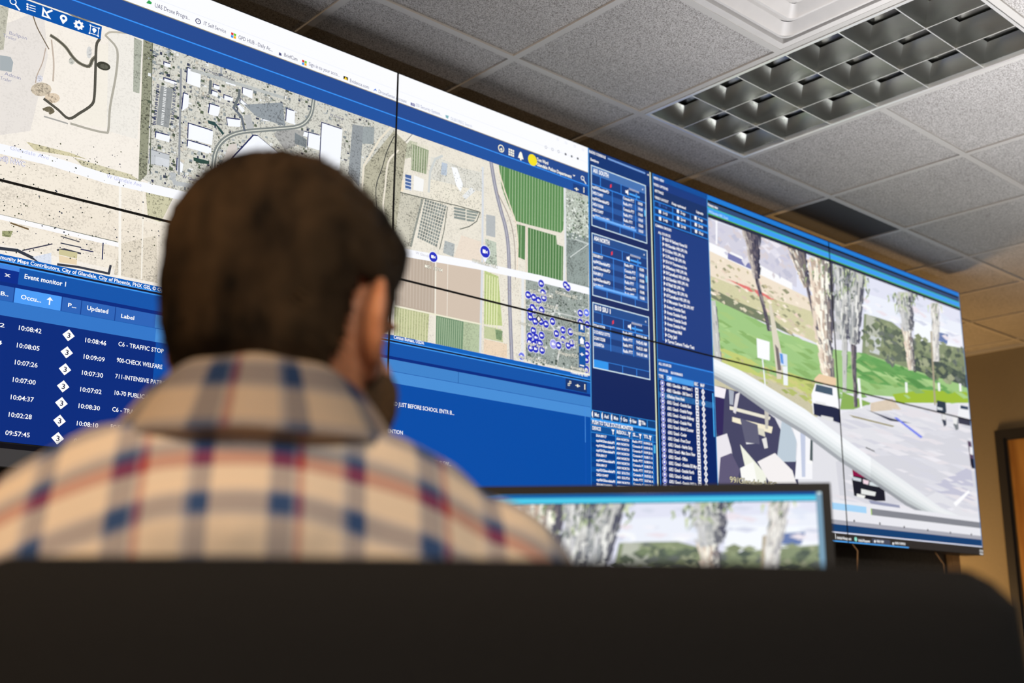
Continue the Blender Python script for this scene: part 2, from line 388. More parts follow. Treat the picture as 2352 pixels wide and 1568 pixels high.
S.poly(mpl([(1165 + 78 * math.cos(t * PI / 8), 742 + 16 * math.cos(t * PI / 8) + 48 * math.sin(t * PI / 8)) for t in range(16)]), (66, 66, 56), .3); S.poly(mpl([(1170 + 50 * math.cos(t * PI / 8), 748 + 10 * math.cos(t * PI / 8) + 26 * math.sin(t * PI / 8)) for t in range(16)]), (98, 98, 86), .4)
S.poly(mpl([(0, 620), (120, 640), (150, 700), (130, 810), (0, 790)]), (168, 176, 180)); S.poly(mpl([(50, 660), (100, 680), (95, 730), (60, 745)]), (50, 56, 110))
S.poly(mpl([(0, 60), (100, 80), (40, 560), (0, 560)]), (196, 194, 178), .4)
S.curve(mpl([(490, 1230), (560, 1210), (600, 1250), (560, 1275)]), .006, (112, 104, 84))
# southern yard
S.L = 10
for ln, wdt, c in (([(0, 493), (90, 514), (270, 556)], .003, (90, 96, 84)), ([(0, 498), (272, 562)], .012, (250, 249, 250)), ([(276, 430), (275, 640)], .007, (248, 244, 236)),
                   ([(330, 440), (325, 640)], .004, (244, 238, 226)), ([(52, 575), (120, 560)], .003, (60, 60, 80)), ([(237, 558), (235, 595)], .003, (40, 48, 90)),
                   ([(132, 574), (148, 572), (185, 582)], .0045, (60, 62, 76)), ([(142, 543), (182, 555)], .003, (90, 90, 96)), ([(140, 558), (186, 568)], .003, (60, 66, 84)),
                   ([(186, 572), (214, 578)], .003, (30, 34, 80)), ([(25, 512), (65, 526)], .004, (110, 90, 60)), ([(0, 570), (40, 575), (75, 592), (95, 602)], .008, (52, 58, 70)), ([(133, 607), (180, 613), (250, 628), (254, 610)], .006, (58, 62, 74))):
    S.line(ln, wdt, c)
S.poly([(136, 572), (178, 580), (177, 594), (135, 584)], (206, 198, 154)); S.poly([(135, 586), (177, 596), (176, 608), (136, 602)], (234, 214, 180))
S.poly([(75, 590), (118, 580), (118, 606), (90, 602)], (222, 228, 240), .3)
S.poly([(5, 530), (30, 530), (24, 545), (5, 542)], (160, 164, 120), .8)
for _ in range(260):                                    # single shrubs
    px = random.uniform(0, 380); py = random.uniform(330, 600) 
    x, z = wallpt(px, py); r = random.uniform(.0006, .0022); S.disc(x, z, r, random.choice([(60, 66, 60), (40, 48, 70), (96, 98, 78)]), 6)
# ---- right half of the map
S.L = 3
S.poly([(905, 295), (1350, 450), (1352, 860), (905, 770)], (236, 230, 216), .25)
S.poly([(910, 440), (975, 455), (945, 565), (908, 568)], (206, 202, 186), .75)
S.poly([(935, 320), (960, 328), (950, 360), (905, 370)], (198, 200, 176), .7)
S.poly([(985, 370), (1105, 400), (1110, 500), (1060, 480), (985, 455)], (238, 232, 216), .45)
S.poly([(990, 360), (1010, 362), (1060, 385), (1105, 395), (1108, 440), (985, 410)], (226, 224, 214), .5)
S.poly([(1300, 432), (1352, 452), (1352, 545), (1300, 530)], (198, 206, 194), .95)
S.poly([(1300, 530), (1352, 545), (1352, 665), (1302, 650)], (150, 162, 158), .8)
S.poly([(1208, 640), (1352, 672), (1354, 858), (1208, 825)], (160, 170, 164), .8)
S.poly([(1040, 600), (1110, 612), (1120, 560), (1060, 540)], (236, 222, 206), .1)
S.poly([(1022, 552), (1045, 560), (1042, 590), (1018, 580)], (180, 186, 186), .6)
S.poly([(1117, 492), (1138, 496), (1138, 545), (1117, 540)], (184, 188, 190), .1); S.poly([(1115, 548), (1140, 556), (1142, 610), (1115, 605)], (196, 206, 190), .8)
S.L = 4
S.poly([(905, 578), (1003, 600), (1000, 720), (907, 700)], (188, 172, 156)); S.poly([(1003, 600), (1106, 620), (1103, 744), (1001, 722)], (210, 193, 176))
S.poly([(906, 704), (986, 720), (982, 786), (905, 769)], (192, 196, 150), .3); S.poly([(1002, 724), (1065, 738), (1063, 803), (1001, 789)], (118, 148, 116), .2)
S.poly([(1065, 738), (1102, 745), (1101, 810), (1063, 802)], (184, 198, 164), .3)
S.poly([(1113, 621), (1145, 634), (1154, 748), (1112, 744)], (192, 206, 140), .2); S.poly([(1112, 748), (1152, 756), (1156, 786), (1112, 776)], (196, 204, 160), .2)
S.poly([(1138, 756), (1155, 760), (1152, 782), (1140, 778)], (130, 156, 116), .5); S.poly([(1112, 778), (1165, 790), (1165, 822), (1111, 812)], (238, 216, 190), .2)
GF = [([(1146, 378), (1299, 432), (1294, 528), (1288, 535), (1280, 535), (1184, 507), (1165, 465), (1153, 431)], (92, 140, 84)),
      ([(1185, 514), (1207, 519), (1206, 597), (1190, 590), (1189, 543)], (88, 132, 82)),
      ([(1213, 522), (1278, 541), (1280, 561), (1294, 566), (1293, 646), (1213, 626)], (80, 126, 74))]
for q, c in GF:
    S.L = 4; S.poly([(1140, 372)] if 0 else q, c, .06)
    S.L = 5
    xs = [p[0] for p in q]; x = min(xs) + 6
    while x < max(xs) - 3:                                  # crop rows
        ys = []
        for (ax, ay), (bx, by) in zip(q, q[1:] + q[:1]):
            if (ax - x) * (bx - x) < 0: ys.append(ay + (by - ay) * (x - ax) / (bx - ax))
        if len(ys) >= 2: S.line([(x, min(ys) + 1), (x - 1, max(ys) - 1)], .0028, (176, 200, 160))
        x += 6.5
S.L = 5
for (xa, ya, xb, yb, n, c, wd) in ((912, 582, 998, 600, 12, (200, 186, 172), .003), (1116, 630, 1146, 640, 5, (232, 236, 190), .004), (1004, 728, 1062, 740, 12, (168, 188, 156), .003), (908, 706, 982, 722, 12, (218, 218, 178), .003), (946, 325, 985, 336, 8, (224, 222, 200), .003)):
    for i in range(n):
        t = (i + .5) / n; x = xa + (xb - xa) * t; y = ya + (yb - ya) * t
        S.line([(x, y), (x - 2, y + (115 if ya in (582, 630) else 62))], wd, c)
S.L = 6
S.poly([(946, 330), (985, 345), (980, 400), (944, 390)], (150, 164, 130), .5)
for i in range(7):
    x = 948 + i * 5.5; S.line([(x, 332 + i * 2.4), (x - 2, 388 + i * 2)], .0022, (226, 224, 204))
S.poly([(907, 408), (928, 414), (926, 440), (907, 434)], (244, 228, 202)); S.poly([(931, 400), (945, 403), (944, 437), (931, 434)], (74, 104, 160)); S.poly([(951, 402), (974, 412), (972, 440), (950, 436)], (246, 246, 244))
for i in range(4): S.line([(931, 408 + i * 8), (945, 412 + i * 8)], .003, (222, 228, 240))
S.poly([(1037, 382), (1050, 386), (1064, 425), (1058, 440), (1048, 425)], (250, 252, 255)); S.poly([(1062, 450), (1082, 430), (1092, 438), (1070, 458)], (236, 238, 238), .6)
S.poly([(1015, 372), (1028, 376), (1026, 404), (1013, 400)], (190, 202, 216), .3)
# cell blocks of the grey grid
A, B_, D_, E_ = (976, 456), (1027, 472), (1004, 568), (958, 546)
for i in range(9):
    for j in range(13):
        def bl(u, v): return (A[0] * (1 - u) * (1 - v) + B_[0] * u * (1 - v) + D_[0] * u * v + E_[0] * (1 - u) * v, A[1] * (1 - u) * (1 - v) + B_[1] * u * (1 - v) + D_[1] * u * v + E_[1] * (1 - u) * v)
        g = random.randint(118, 150)
        S.poly([bl((i + .1) / 9, (j + .1) / 13), bl((i + .88) / 9, (j + .1) / 13), bl((i + .88) / 9, (j + .88) / 13), bl((i + .1) / 9, (j + .88) / 13)], (g, g + 8, g + 4), .2)
for i in range(4):
    S.poly([(1043, 475 + i * 7), (1070, 480 + i * 7), (1069, 485 + i * 7), (1043, 480 + i * 7)], (140, 150, 146), .3); S.poly([(1072, 481 + i * 7), (1100 - i * 3, 487 + i * 6), (1098 - i * 3, 491 + i * 6), (1072, 486 + i * 7)], (150, 160, 154), .4)
S.line([(905, 438), (975, 455), (1050, 472), (1103, 487), (1095, 508), (1078, 520), (1057, 526)], .003, (84, 90, 80), .3)
S.line([(1028, 475), (1020, 530), (1010, 572)], .003, (100, 106, 96), .4); S.line([(970, 458), (944, 565)], .007, (150, 154, 146), .5)
for ln, wdt, c in (([(909, 355), (950, 308)], .009, (240, 236, 224)), ([(909, 352), (948, 307)], .002, (92, 90, 84)), ([(985, 440), (988, 395), (1000, 365), (1016, 358)], .008, (206, 210, 208)),
                   ([(1109, 385), (1109, 480), (1108, 600), (1103, 810)], .009, (216, 220, 226)), ([(1297, 432), (1299, 560), (1296, 655)], .009, (226, 228, 232)),
                   ([(1184, 510), (1206, 516), (1294, 538)], .007, (232, 224, 212)), ([(1210, 520), (1209, 630)], .007, (230, 216, 200)), ([(1201, 640), (1200, 830)], .012, (228, 230, 232)),
                   ([(1001, 600), (999, 790)], .006, (238, 232, 218)), ([(905, 702), (1000, 722), (1104, 744)], .005, (238, 234, 210)), ([(1029, 602), (1027, 725)], .002, (244, 238, 226)),
                   ([(1145, 390), (1160, 440), (1185, 510), (1190, 560), (1188, 620)], .006, (240, 226, 208)), ([(1310, 545), (1352, 560)], .006, (196, 204, 200)), ([(1352, 560), (1310, 590)], .003, (220, 226, 224)),
                   ([(1280, 700), (1262, 740), (1290, 780), (1276, 850)], .008, (216, 218, 214)), ([(1208, 700), (1352, 735)], .004, (206, 210, 206)), ([(1172, 640), (1176, 830)], .003, (206, 160, 140))):
    S.line(ln, wdt, c)
S.L = 7
HW = [(1128, 372), (1138, 430), (1150, 480), (1163, 530), (1169, 590), (1171, 700), (1176, 830)]
S.curve(HW, .016, (150, 150, 166), .15); S.curve(HW, .002, (214, 214, 220))
S.curve([(1142, 440), (1170, 500), (1182, 560), (1184, 640)], .003, (150, 136, 128))
for _ in range(260):
    px = random.uniform(1208, 1352); py = random.uniform(655, 850); x, z = wallpt(px, py)
    S.wrect(x, z, x + random.uniform(.003, .012), z - random.uniform(.003, .01), random.choice([(228, 232, 230), (120, 134, 126), (90, 104, 92), (188, 198, 194), (70, 84, 80)]), .4)
for _ in range(160):
    px = random.uniform(1301, 1352); py = random.uniform(450, 545); x, z = wallpt(px, py)
    if z > z_map - .02: continue
    S.wrect(x, z, x + random.uniform(.003, .009), z - random.uniform(.003, .008), random.choice([(240, 244, 238), (100, 124, 96), (214, 224, 214), (60, 74, 66)]), .2)
for _ in range(170):
    px = random.uniform(1150, 1200); py = random.uniform(480, 830); x, z = wallpt(px, py)
    S.disc(x, z, .0012, (150, 110, 80), 5)
for _ in range(150):
    px = random.uniform(988, 1108); py = random.uniform(380, 500); x, z = wallpt(px, py); S.disc(x, z, .0014, (96, 100, 72), 5)
# map labels
S.L = 12
for st, a, b, h, c in (('Admin', (10, 172), (47, 184), 8, (150, 152, 178)), ('Trailer', (0, 182), (26, 190), 8, (150, 152, 178)), ('Bullpen', (20, 78), (62, 88), 8, (160, 160, 182)), ('Trailer', (6, 84), (38, 92), 8, (160, 160, 182)),
                       ('Glendale Ave', (22, 343), (112, 366), 9, (200, 204, 236)), ('W Glendale Ave', (245, 408), (325, 425), 9, (190, 194, 232)), ('W Glenn Dr', (418, 408), (470, 422), 7, (70, 74, 120)),
                       ('W Orangewood Ave', (462, 160), (540, 182), 7, (60, 64, 100)), ('W Harbor Ln', (468, 225), (530, 242), 6, (60, 64, 100)), ('W Orange', (758, 265), (790, 275), 6, (80, 84, 120)), ('W Glenda', (955, 583), (986, 590), 6, (190, 190, 200))):
    S.T(st, a, b, h, c)
S.L = 13; S.T('rill) NWC', (0, 368), (58, 380), 12, (30, 30, 160), .035); S.L = 14; S.T('rill) NWC', (0, 368), (58, 380), 12, (255, 255, 255), .005)
def outlined(st, a, b, h):
    S.L = 22; S.T(st, a, b, h, (70, 64, 50), .05); S.L = 23; S.T(st, a, b, h, (252, 250, 236), .01)
for st, a, b in (('M51 18704', (975, 614), (1016, 624)), ('99/Glendale NEC', (1084, 601), (1143, 617)), ('95/Glendale OMS', (1216, 671), (1270, 684)), ('95/Glendale SEC', (1275, 674), (1326, 689)), ('Tanger NEC PLOT W', (1216, 696), (1282, 710)),
                 ('Tanger NEC', (1224, 716), (1266, 725)), ('Tanger Hartsburg Diamond', (1190, 743), (1270, 766)), ('Westgate', (1284, 732), (1326, 740)), ('Westgate PLOT N', (1310, 764), (1350, 772)), ('Westgate PLOT', (1280, 781), (1326, 792)),
                 ('Tanger Surrey', (1205, 790), (1254, 802)), ('Westgate PLO', (1281, 812), (1326, 823)), ('Tanger SWC PLOT E', (1186, 820), (1254, 835)), ('Arrowhead', (1310, 846), (1350, 856))):
    outlined(st, a, b, 7.5)
def camicon(px, py, r=.0135, c=(32, 44, 190), lift=18):
    x, z = wallpt(px, py); S.L = lift; S.disc(x, z, r * 1.12, (244, 246, 255)); S.L = lift + 1; S.disc(x, z, r, c)
    S.L = lift + 2; S.wrect(x - r * .5, z + r * .32, x + r * .12, z - r * .28, W_); S.wpoly([(x + r * .1, z), (x + r * .5, z + r * .28), (x + r * .5, z - r * .28)], W_)
for px, py in ((1243, 651), (1299, 654), (1304, 660), (1213, 677), (1226, 683), (1237, 690), (1249, 684), (1247, 672), (1223, 706), (1227, 712), (1244, 712), (1217, 716), (1218, 728), (1229, 738), (1242, 738), (1254, 744), (1269, 738), (1225, 759), (1217, 772), (1231, 775), (1244, 770),
               (1216, 785), (1227, 790), (1240, 788), (1219, 799), (1230, 801), (1245, 804), (1293, 758), (1278, 766), (1310, 762), (1293, 779), (1283, 793), (1305, 793), (1313, 788), (1333, 719), (1349, 793), (1348, 812), (1347, 826), (1347, 848), (1333, 740), (1349, 745)): camicon(px, py)
camicon(1347, 718, c=(90, 116, 240)); camicon(1271, 790, .016, (160, 160, 236)); camicon(1198, 818, .013, (110, 120, 230))
camicon(995, 590, .0165); camicon(1114, 578, .0205)
S.L = 19; x, z = wallpt(1114, 592); S.wpoly([(x - .01, z + .002), (x + .01, z + .002), (x, z - .018)], (244, 246, 255))
x, z = wallpt(1237, 732); S.L = 24; S.wpoly([(x - .014, z), (x, z + .014), (x + .014, z), (x, z - .014)], (10, 10, 10)); S.L = 25; S.wpoly([(x - .008, z), (x, z + .009), (x + .008, z), (x, z - .009)], (240, 236, 226))
# map side buttons
S.L = 27
for a, b in (((1328, 739), (1343, 765)), ((1328, 770), (1344, 793)), ((1329, 795), (1345, 846))): S.rect(a, b, (14, 84, 160))
S.L = 28; S.T('+', (1331, 817), (1341, 820), 9, W_, .03); S.T('-', (1331, 842), (1341, 844), 12, W_, .03)
x, z = wallpt(1336, 750); S.wpoly([(x - .006, z + .012), (x + .006, z + .012), (x + .006, z - .014), (x, z - .008), (x - .006, z - .014)], W_)
x, z = wallpt(1336, 782); S.wpoly([(x - .012, z), (x, z + .013), (x + .012, z), (x + .009, z), (x + .009, z - .012), (x - .009, z - .012), (x - .009, z)], W_)

# ---- browser chrome
S.L = 15
S.wrect(XL, ZTOP, X_BR, z_white, (250, 251, 255)); S.wrect(XL, z_white, X_BR, z_line, (36, 74, 144)); S.wrect(XL, z_line, X_BR, z_map, (30, 82, 160))
S.L = 16; S.wrect(XL, z_line + .0016, X_BR, z_line - .0022, (56, 146, 246)); S.wrect(XL, z_white + .001, X_BR, z_white - .0015, (150, 140, 110)); S.wrect(XL, ZTOP - .062, X_BR, ZTOP - .0635, (236, 239, 248))
BM = (48, 50, 96); BL = (150, 156, 190)
S.L = 17
for st, a, b, h, c in (('UAS Drone Progra...', (355, 16), (436, 44), 10, BM), ('IT Self Service', (467, 57), (519, 75), 9, BM), ('GPD HUB - Daily Ac...', (547, 89), (626, 117), 9, BM), ('BriefCam', (652, 129), (683, 140), 8.5, BM),
                       ('Sign in to your acco...', (709, 150), (780, 177), 8.5, (84, 88, 130)), ('Evidence.com', (803, 188), (847, 202), 8, (90, 94, 134)), ('DroneSense Account', (869, 213), (934, 237), 8, (120, 126, 160)),
                       ('3SI Security System...', (955, 244), (1015, 266), 7.5, BL), ('DLBI/VREG Search', (1035, 275), (1084, 291), 7, (176, 184, 206))): S.T(st, a, b, h, c)
S.T('BSI', (943, 241), (953, 244), 6, (40, 44, 140), .04)
def px_sq(px, py, s=.011):
    x, z = wallpt(px, py); g = s * .1
    for dx, dz, c in ((0, 0, (220, 50, 40)), (1, 0, (120, 200, 50)), (0, -1, (60, 150, 240)), (1, -1, (250, 180, 30))):
        S.wrect(x + dx * (s + g) / 1, z + dz * (s + g), x + dx * (s + g) + s, z + dz * (s + g) - s, c)
px_sq(531, 74, .0075); px_sq(694, 137, .0075)
x, z = wallpt(342, 7); S.poly([(336, 6), (342, 0), (349, 6), (347, 10), (338, 8)], (50, 160, 80))
x, z = wallpt(455, 49); S.disc(x, z, .0085, (40, 44, 96)); S.L = 18; S.disc(x, z, .006, (250, 251, 255)); S.wpoly([(x - .004, z), (x + .004, z + .004), (x + .003, z - .003)], (40, 44, 96)); S.L = 17
S.rect((789, 174), (799, 185), (30, 28, 24)); S.L = 18; S.poly([(794, 176), (798, 184), (790, 182)], (250, 210, 40)); S.L = 17
S.poly([(857, 209), (862, 203), (866, 210), (862, 207)], (40, 110, 220)); S.poly([(641, 122), (646, 124), (646, 127), (641, 125)], (50, 60, 110)); S.T('B', (640, 126), (647, 128), 6, (60, 64, 120), .04)
S.poly([(1023, 264), (1031, 266), (1029, 273), (1024, 270)], (130, 180, 190))
for px, py in ((1254, 338), (1269, 343), (1283, 348)): x, z = wallpt(px, py); S.disc(x, z, .006, (150, 156, 170), 6); S.L = 18; S.disc(x, z, .0042, (250, 251, 255), 6); S.L = 17
for px, py, c in ((1299, 354, (90, 90, 100)), (1313, 359, (120, 124, 130)), (1327, 364, (100, 104, 110))): x, z = wallpt(px, py); S.disc(x, z, .0055, c, 5)
for px, py in ((1281, 320), (1300, 328), (1320, 336), (1339, 344)): x, z = wallpt(px, py); S.wframe(x - .005, z + .004, x + .005, z - .004, .001, (206, 210, 220))
# header icons
S.L = 18
x, z = wallpt(1151, 341); S.disc(x, z, .014, (255, 250, 220)); S.L = 19; S.disc(x, z, .0105, (36, 74, 144)); S.L = 20; S.T('4', (1148, 345), (1154, 346), 7, (255, 250, 220), .03)
S.L = 18; x, z = wallpt(1174, 350)
for i in range(3):
    for j in range(3): S.wrect(x - .012 + i * .009, z + .012 - j * .009, x - .005 + i * .009, z + .005 - j * .009, (255, 252, 232))
x, z = wallpt(1196, 358); S.wpoly([(x - .013, z - .010), (x - .009, z + .002), (x - .005, z + .012), (x, z + .016), (x + .005, z + .012), (x + .009, z + .002), (x + .013, z - .010)], (255, 252, 236)); S.disc(x, z - .013, .004, (255, 252, 236))
x, z = wallpt(1223, 367.5); S.disc(x, z, .0215, (246, 226, 40), 24)
S.T('Tom Ward', (1233, 369), (1259, 377), 7.5, (255, 253, 240), .03); S.T('Glendale Police Department', (1232, 380), (1313, 408), 7.5, (255, 253, 240), .03)
S.T('v', (1316, 404), (1321, 405), 5, (255, 253, 240), .03)
def lens(px, py, r): 
    x, z = wallpt(px, py); l = S.L; S.disc(x, z, r, (255, 253, 240)); S.wline([(x + r * .6, z - r * .6), (x + r * 1.9, z - r * 1.9)], r * .45, (255, 253, 240)); return x, z
x, z = lens(1338, 409, .009); S.L = 19; S.disc(x, z, .006, (30, 76, 150)); S.L = 18
S.rect((1316, 420), (1349, 450), (24, 62, 128)); S.L = 19; S.T('+', (1319, 437), (1329, 440), 9, (255, 250, 226), .03)
for k in range(3): x, z = wallpt(1341, 432 + k * 4.3); S.disc(x, z, .0032, (255, 250, 226), 8)
# map tool bar
S.L = 17; xb = SX(234, 62); zt = SZ(235, 61.5); zb = SZ(233, 91); S.wrect(XL, zt, xb, zb, (0, 84, 170))
S.L = 18; x, z = wallpt(30, 4); S.disc(x, z, .0085, W_); S.wline([(x + .005, z - .005), (x + .017, z - .016)], .004, W_); S.L = 19; S.disc(x, z, .006, (0, 84, 170)); S.L = 18
for k in range(3):
    S.line([(68, 11.5 + k * 5.6), (81, 15.5 + k * 5.6)], .0022, W_); x, z = wallpt(63, 10 + k * 5.4); S.disc(x, z, .003, W_, 6)
x, z = wallpt(107, 30); S.wpoly([(x - .011, z + .014), (x - .011, z - .013), (x + .013, z - .013)], W_); S.wline([(x - .003, z - .002), (x + .012, z + .012)], .005, W_); S.L = 19; S.wpoly([(x - .0065, z + .003), (x - .0065, z - .009), (x + .003, z - .009)], (0, 84, 170)); S.L = 18
x, z = wallpt(146, 42); S.disc(x, z, .0095, W_); S.wpoly([(x - .009, z - .003), (x + .009, z - .003), (x, z - .017)], W_); S.L = 19; S.disc(x, z, .0038, (0, 84, 170)); S.L = 18
x, z = wallpt(181, 57.5)
S.wpoly([(x + (.0115 if (k // 1) % 2 else .0085) * math.cos(k * PI / 8), z + (.0115 if k % 2 else .0085) * math.sin(k * PI / 8)) for k in range(16)], W_); S.disc(x, z, .0092, W_)
for k in range(8): a = k * PI / 4; S.wline([(x, z), (x + .012 * math.cos(a), z + .012 * math.sin(a))], .0045, W_)
S.L = 19; S.disc(x, z, .0042, (0, 84, 170)); S.L = 18
x, z = wallpt(216.5, 70.5); S.wframe(x - .0115, z + .0115, x + .0115, z - .0115, .0018, W_); S.disc(x, z + .002, .0055, W_); S.wpoly([(x - .005, z), (x + .005, z), (x, z - .008)], W_)
for sx in (-1, 1):
    for sz in (-1, 1): S.wrect(x + sx * .0115 - .002, z + sz * .0115 + .002, x + sx * .0115 + .002, z + sz * .0115 - .002, W_)
# attribution bar and the event monitor below it
S.L = 15
zA = SZ(0, 580); zA2 = SZ(0, 597); zN = SZ(0, 603); zTab = SZ(0, 653); zTab2 = SZ(0, 655)
z1 = SZ(906, 770); z2 = SZ(906, 782); z3 = SZ(906, 787); z4 = SZ(906, 819); z5 = SZ(906, 826); z6 = SZ(906, 853); z7 = SZ(906, 880)
S.wrect(XL, z1, X_BR, z2, (6, 96, 188)); S.wrect(XL, z2, X_BR, z3, (14, 24, 52)); S.wrect(XL, z3, X_BR, z4, (14, 84, 170)); S.wrect(XL, z4, X_BR, z5, (0, 42, 128))
S.wrect(XL, z5, X_BR, z6, (64, 132, 204)); S.wrect(XL, z6, X_BR, z7, (72, 142, 214)); S.wrect(XL, z7, X_BR, ZB + .06, (0, 76, 166))
S.L = 16; S.wrect(XL, z2 + .003, X_BR, z2, (70, 160, 250)); S.wrect(XL, z3 + .0015, X_BR, z3 - .002, (60, 150, 240)); S.wrect(XL, z6 + .0008, X_BR, z6 - .0008, (30, 90, 170))
xH = SX(300, 700)                                               # header and rows are drawn darker on the left
S.rect((-40, 740), (8, 742), (60, 132, 204)) if 0 else None
x0 = SX(41, 650); S.wrect(XL, z3, x0, z4, (0, 44, 140)); S.wrect(XL, z3, x0, z3 - .012, (80, 150, 244))
S.T('munity Maps Contributors, City of Glendale, City of Phoenix, PHX GIS, © OpenStreetMap', (0, 594), (430, 682), 9, W_, .02)
S.T('Census Bureau, USDA', (904, 777), (974, 791), 8, W_, .02); S.T('Powered by Esri', (1311, 857), (1350, 866), 6.5, (255, 255, 240), .03)
S.T('x', (12, 634), (24, 637), 9, W_, .05); S.T('Event monitor 1', (55, 639), (151, 658), 11, W_, .02)
# header cells
S.wrect(XL, z5, SX(357, 733), z6, (44, 100, 184)); S.wrect(XL, z6, SX(357, 770), z7, (50, 118, 200)); S.wrect(XL, z7, SX(357, 800), ZB + .06, (0, 42, 124)) 
S.L = 17
xs = [SX(34, 661), SX(143, 683), SX(188, 690), SX(266, 705)]
S.wrect(xs[0], z5, xs[1], z6, (76, 156, 246))
S.L = 18
for x in xs: S.wrect(x - .0012, z5, x + .0012, z6, (18, 66, 146))
S.wrect(SX(1053, 850) - .001, z5, SX(1053, 850) + .001, z6, (30, 90, 160))
for st, a, b, h in (('B..', (0, 677), (19, 681), 9), ('Occu...', (47, 686), (94, 696), 10.5), ('P...', (155, 704), (175, 709), 9), ('Updated', (199, 711), (248, 721), 10), ('Label', (277, 729), (308, 734), 9)): S.T(st, a, b, h, W_, .02)
x, z = wallpt(114, 692); S.wpoly([(x - .008, z + .003), (x, z + .011), (x + .008, z + .003)], W_); S.wrect(x - .0015, z + .005, x + .0015, z - .009, W_)
rows = [('10:08:42', '10:08:46', 'C6 - TRAFFIC STOP'), ('10:08:05', '10:09:09', '900-CHECK WELFARE'), ('10:07:26', '10:07:30', '711-INTENSIVE PATROL'), ('10:07:00', '10:07:02', '10-70 PUBLIC RELATIONS'),
        ('10:04:37', '10:08:30', 'C6 - TRAFFIC STOP'), ('10:02:28', '10:08:10', 'FC-FIELD CONTACT'), ('09:57:45', '09:59:44', '601-LITTERING')]
Y0 = [757, 797, 836, 876, 916, 956, 998]; XA = [41, 36, 31, 26, 21, 15, 9]; Y1 = [785, 823, 860, 898, 936, 976, 1016]; XB = [193, 190, 186, 181, 177, 172, 167]; Y2 = [794, 831, 868, 906, 944, 984, 1022]; XC = [272, 268, 264, 261, 256, 252, 249]
YD = [770, 809, 848, 887, 925.5, 966, 1006]; XD = [158.5, 154, 150, 145, 140.5, 136, 131]
xd = [SX(a, b) for a, b in zip(XD, YD)]; xd = sum(xd) / 7
x_a = sum(SX(a, b) for a, b in zip(XA, Y0)) / 7; x_b = sum(SX(a, b) for a, b in zip(XB, Y1)) / 7; x_c = sum(SX(a, b) for a, b in zip(XC, Y2)) / 7
wa = SX(96, 765) - SX(41, 757)
for i, (a, b, c) in enumerate(rows):
    zz = SZ(XB[i], Y1[i]); hh = SZ(XB[i], Y1[i] - 10.5) - zz
    S.text(a, (x_a, SZ(XA[i], Y0[i])), hh, W_, w=wa, bold=.012); S.text(b, (x_b, zz), hh, W_, w=wa, bold=.012)
    S.text(c, (x_c, SZ(XC[i], Y2[i])), hh, W_, w=wa * len(c) / 8.0 * 1.02, bold=.012)
    z = SZ(XD[i], YD[i]); r = .0150; S.L = 18; S.wpoly([(xd - r, z), (xd, z + r), (xd + r, z), (xd, z - r)], W_); S.L = 19; S.text('3', (xd - .0045, z - .0062), .0125, (10, 14, 60), w=.009, bold=.01); S.L = 18
for st, a, b in (('OF RD JUST BEFORE SCHOOL ENTR B...', (885, 928), (1043, 952)), ('INTERVENTION', (858, 989), (925, 998)), ('7 / 1997, ON THE SW...', (945, 1060), (1036, 1075)), ('N 77/120 DB...', (975, 1095), (1038, 1105)), ('52', (-14, 748), (10, 752)), ('4', (-8, 790), (4, 792))): S.T(st, a, b, 9.5, W_, .012)
S.rect((1299, 868), (1348, 902), (20, 52, 110)); S.L = 19
S.T('+', (1321, 889), (1332, 891), 9, (255, 250, 226), .03)
for k in range(3): x, z = wallpt(1343, 884 + k * 4.3); S.disc(x, z, .0032, (255, 250, 226), 8)
x, z = wallpt(1308, 881); S.wframe(x - .001, z + .010, x + .008, z + .001, .002, (255, 250, 226)); S.wframe(x - .008, z + .001, x + .001, z - .008, .002, (255, 250, 226))
x = SX(1345, 1000); S.wrect(x - .003, SZ(1346, 933), x, SZ(1346, 1016), (70, 140, 220)); S.wrect(x - .001, SZ(1346, 1016), x, ZB + .06, (30, 90, 190))

# ---- taskbar along the foot of the wall
zK = SZ(0, 1016.5); zKr = SZ(1945, 1226)
S.L = 29; S.wrect(XL, zK, X_BR, zK - .012, (8, 8, 16)); S.wrect(XL, zK - .012, X_BR, ZB, (62, 60, 60)); S.wrect(X_BR, zKr, XE, ZB, (48, 44, 42))

# ---- radio console
X0 = X_BR; X1 = SX(1494, 400)
S.L = 15; S.wrect(X0, ZTOP, 0, ZB + .03, (14, 36, 92)); S.wrect(X0, ZTOP, 0, SZ(1350, 376), (54, 98, 168))
S.L = 16; S.wrect(X0, ZTOP, X0 + .006, ZB, (60, 140, 210)); S.wrect(-.012, ZTOP, -.006, ZB, (232, 240, 206)); S.wrect(X0, ZTOP, 0, ZTOP - .003, (40, 90, 190))
S.T('RADIO CONSOLE', (1353, 350), (1391, 366), 6, W_, .03); S.T('Settings', (1356, 368), (1375, 374), 6, W_, .03)
S.wpoly([wallpt(1396, 362), wallpt(1482, 396), wallpt(1482, 400), wallpt(1396, 366)], (120, 160, 220)); S.T('x', (1487, 402), (1491, 403), 4, W_, .05)
rad = [('A01 SOUTH', 378, 518, 483, 424, 560), ('A04 NORTH', 533, 678, 486, 574, 712), ('B10 SIU 1', 692, 844, 489, 728, 872)]
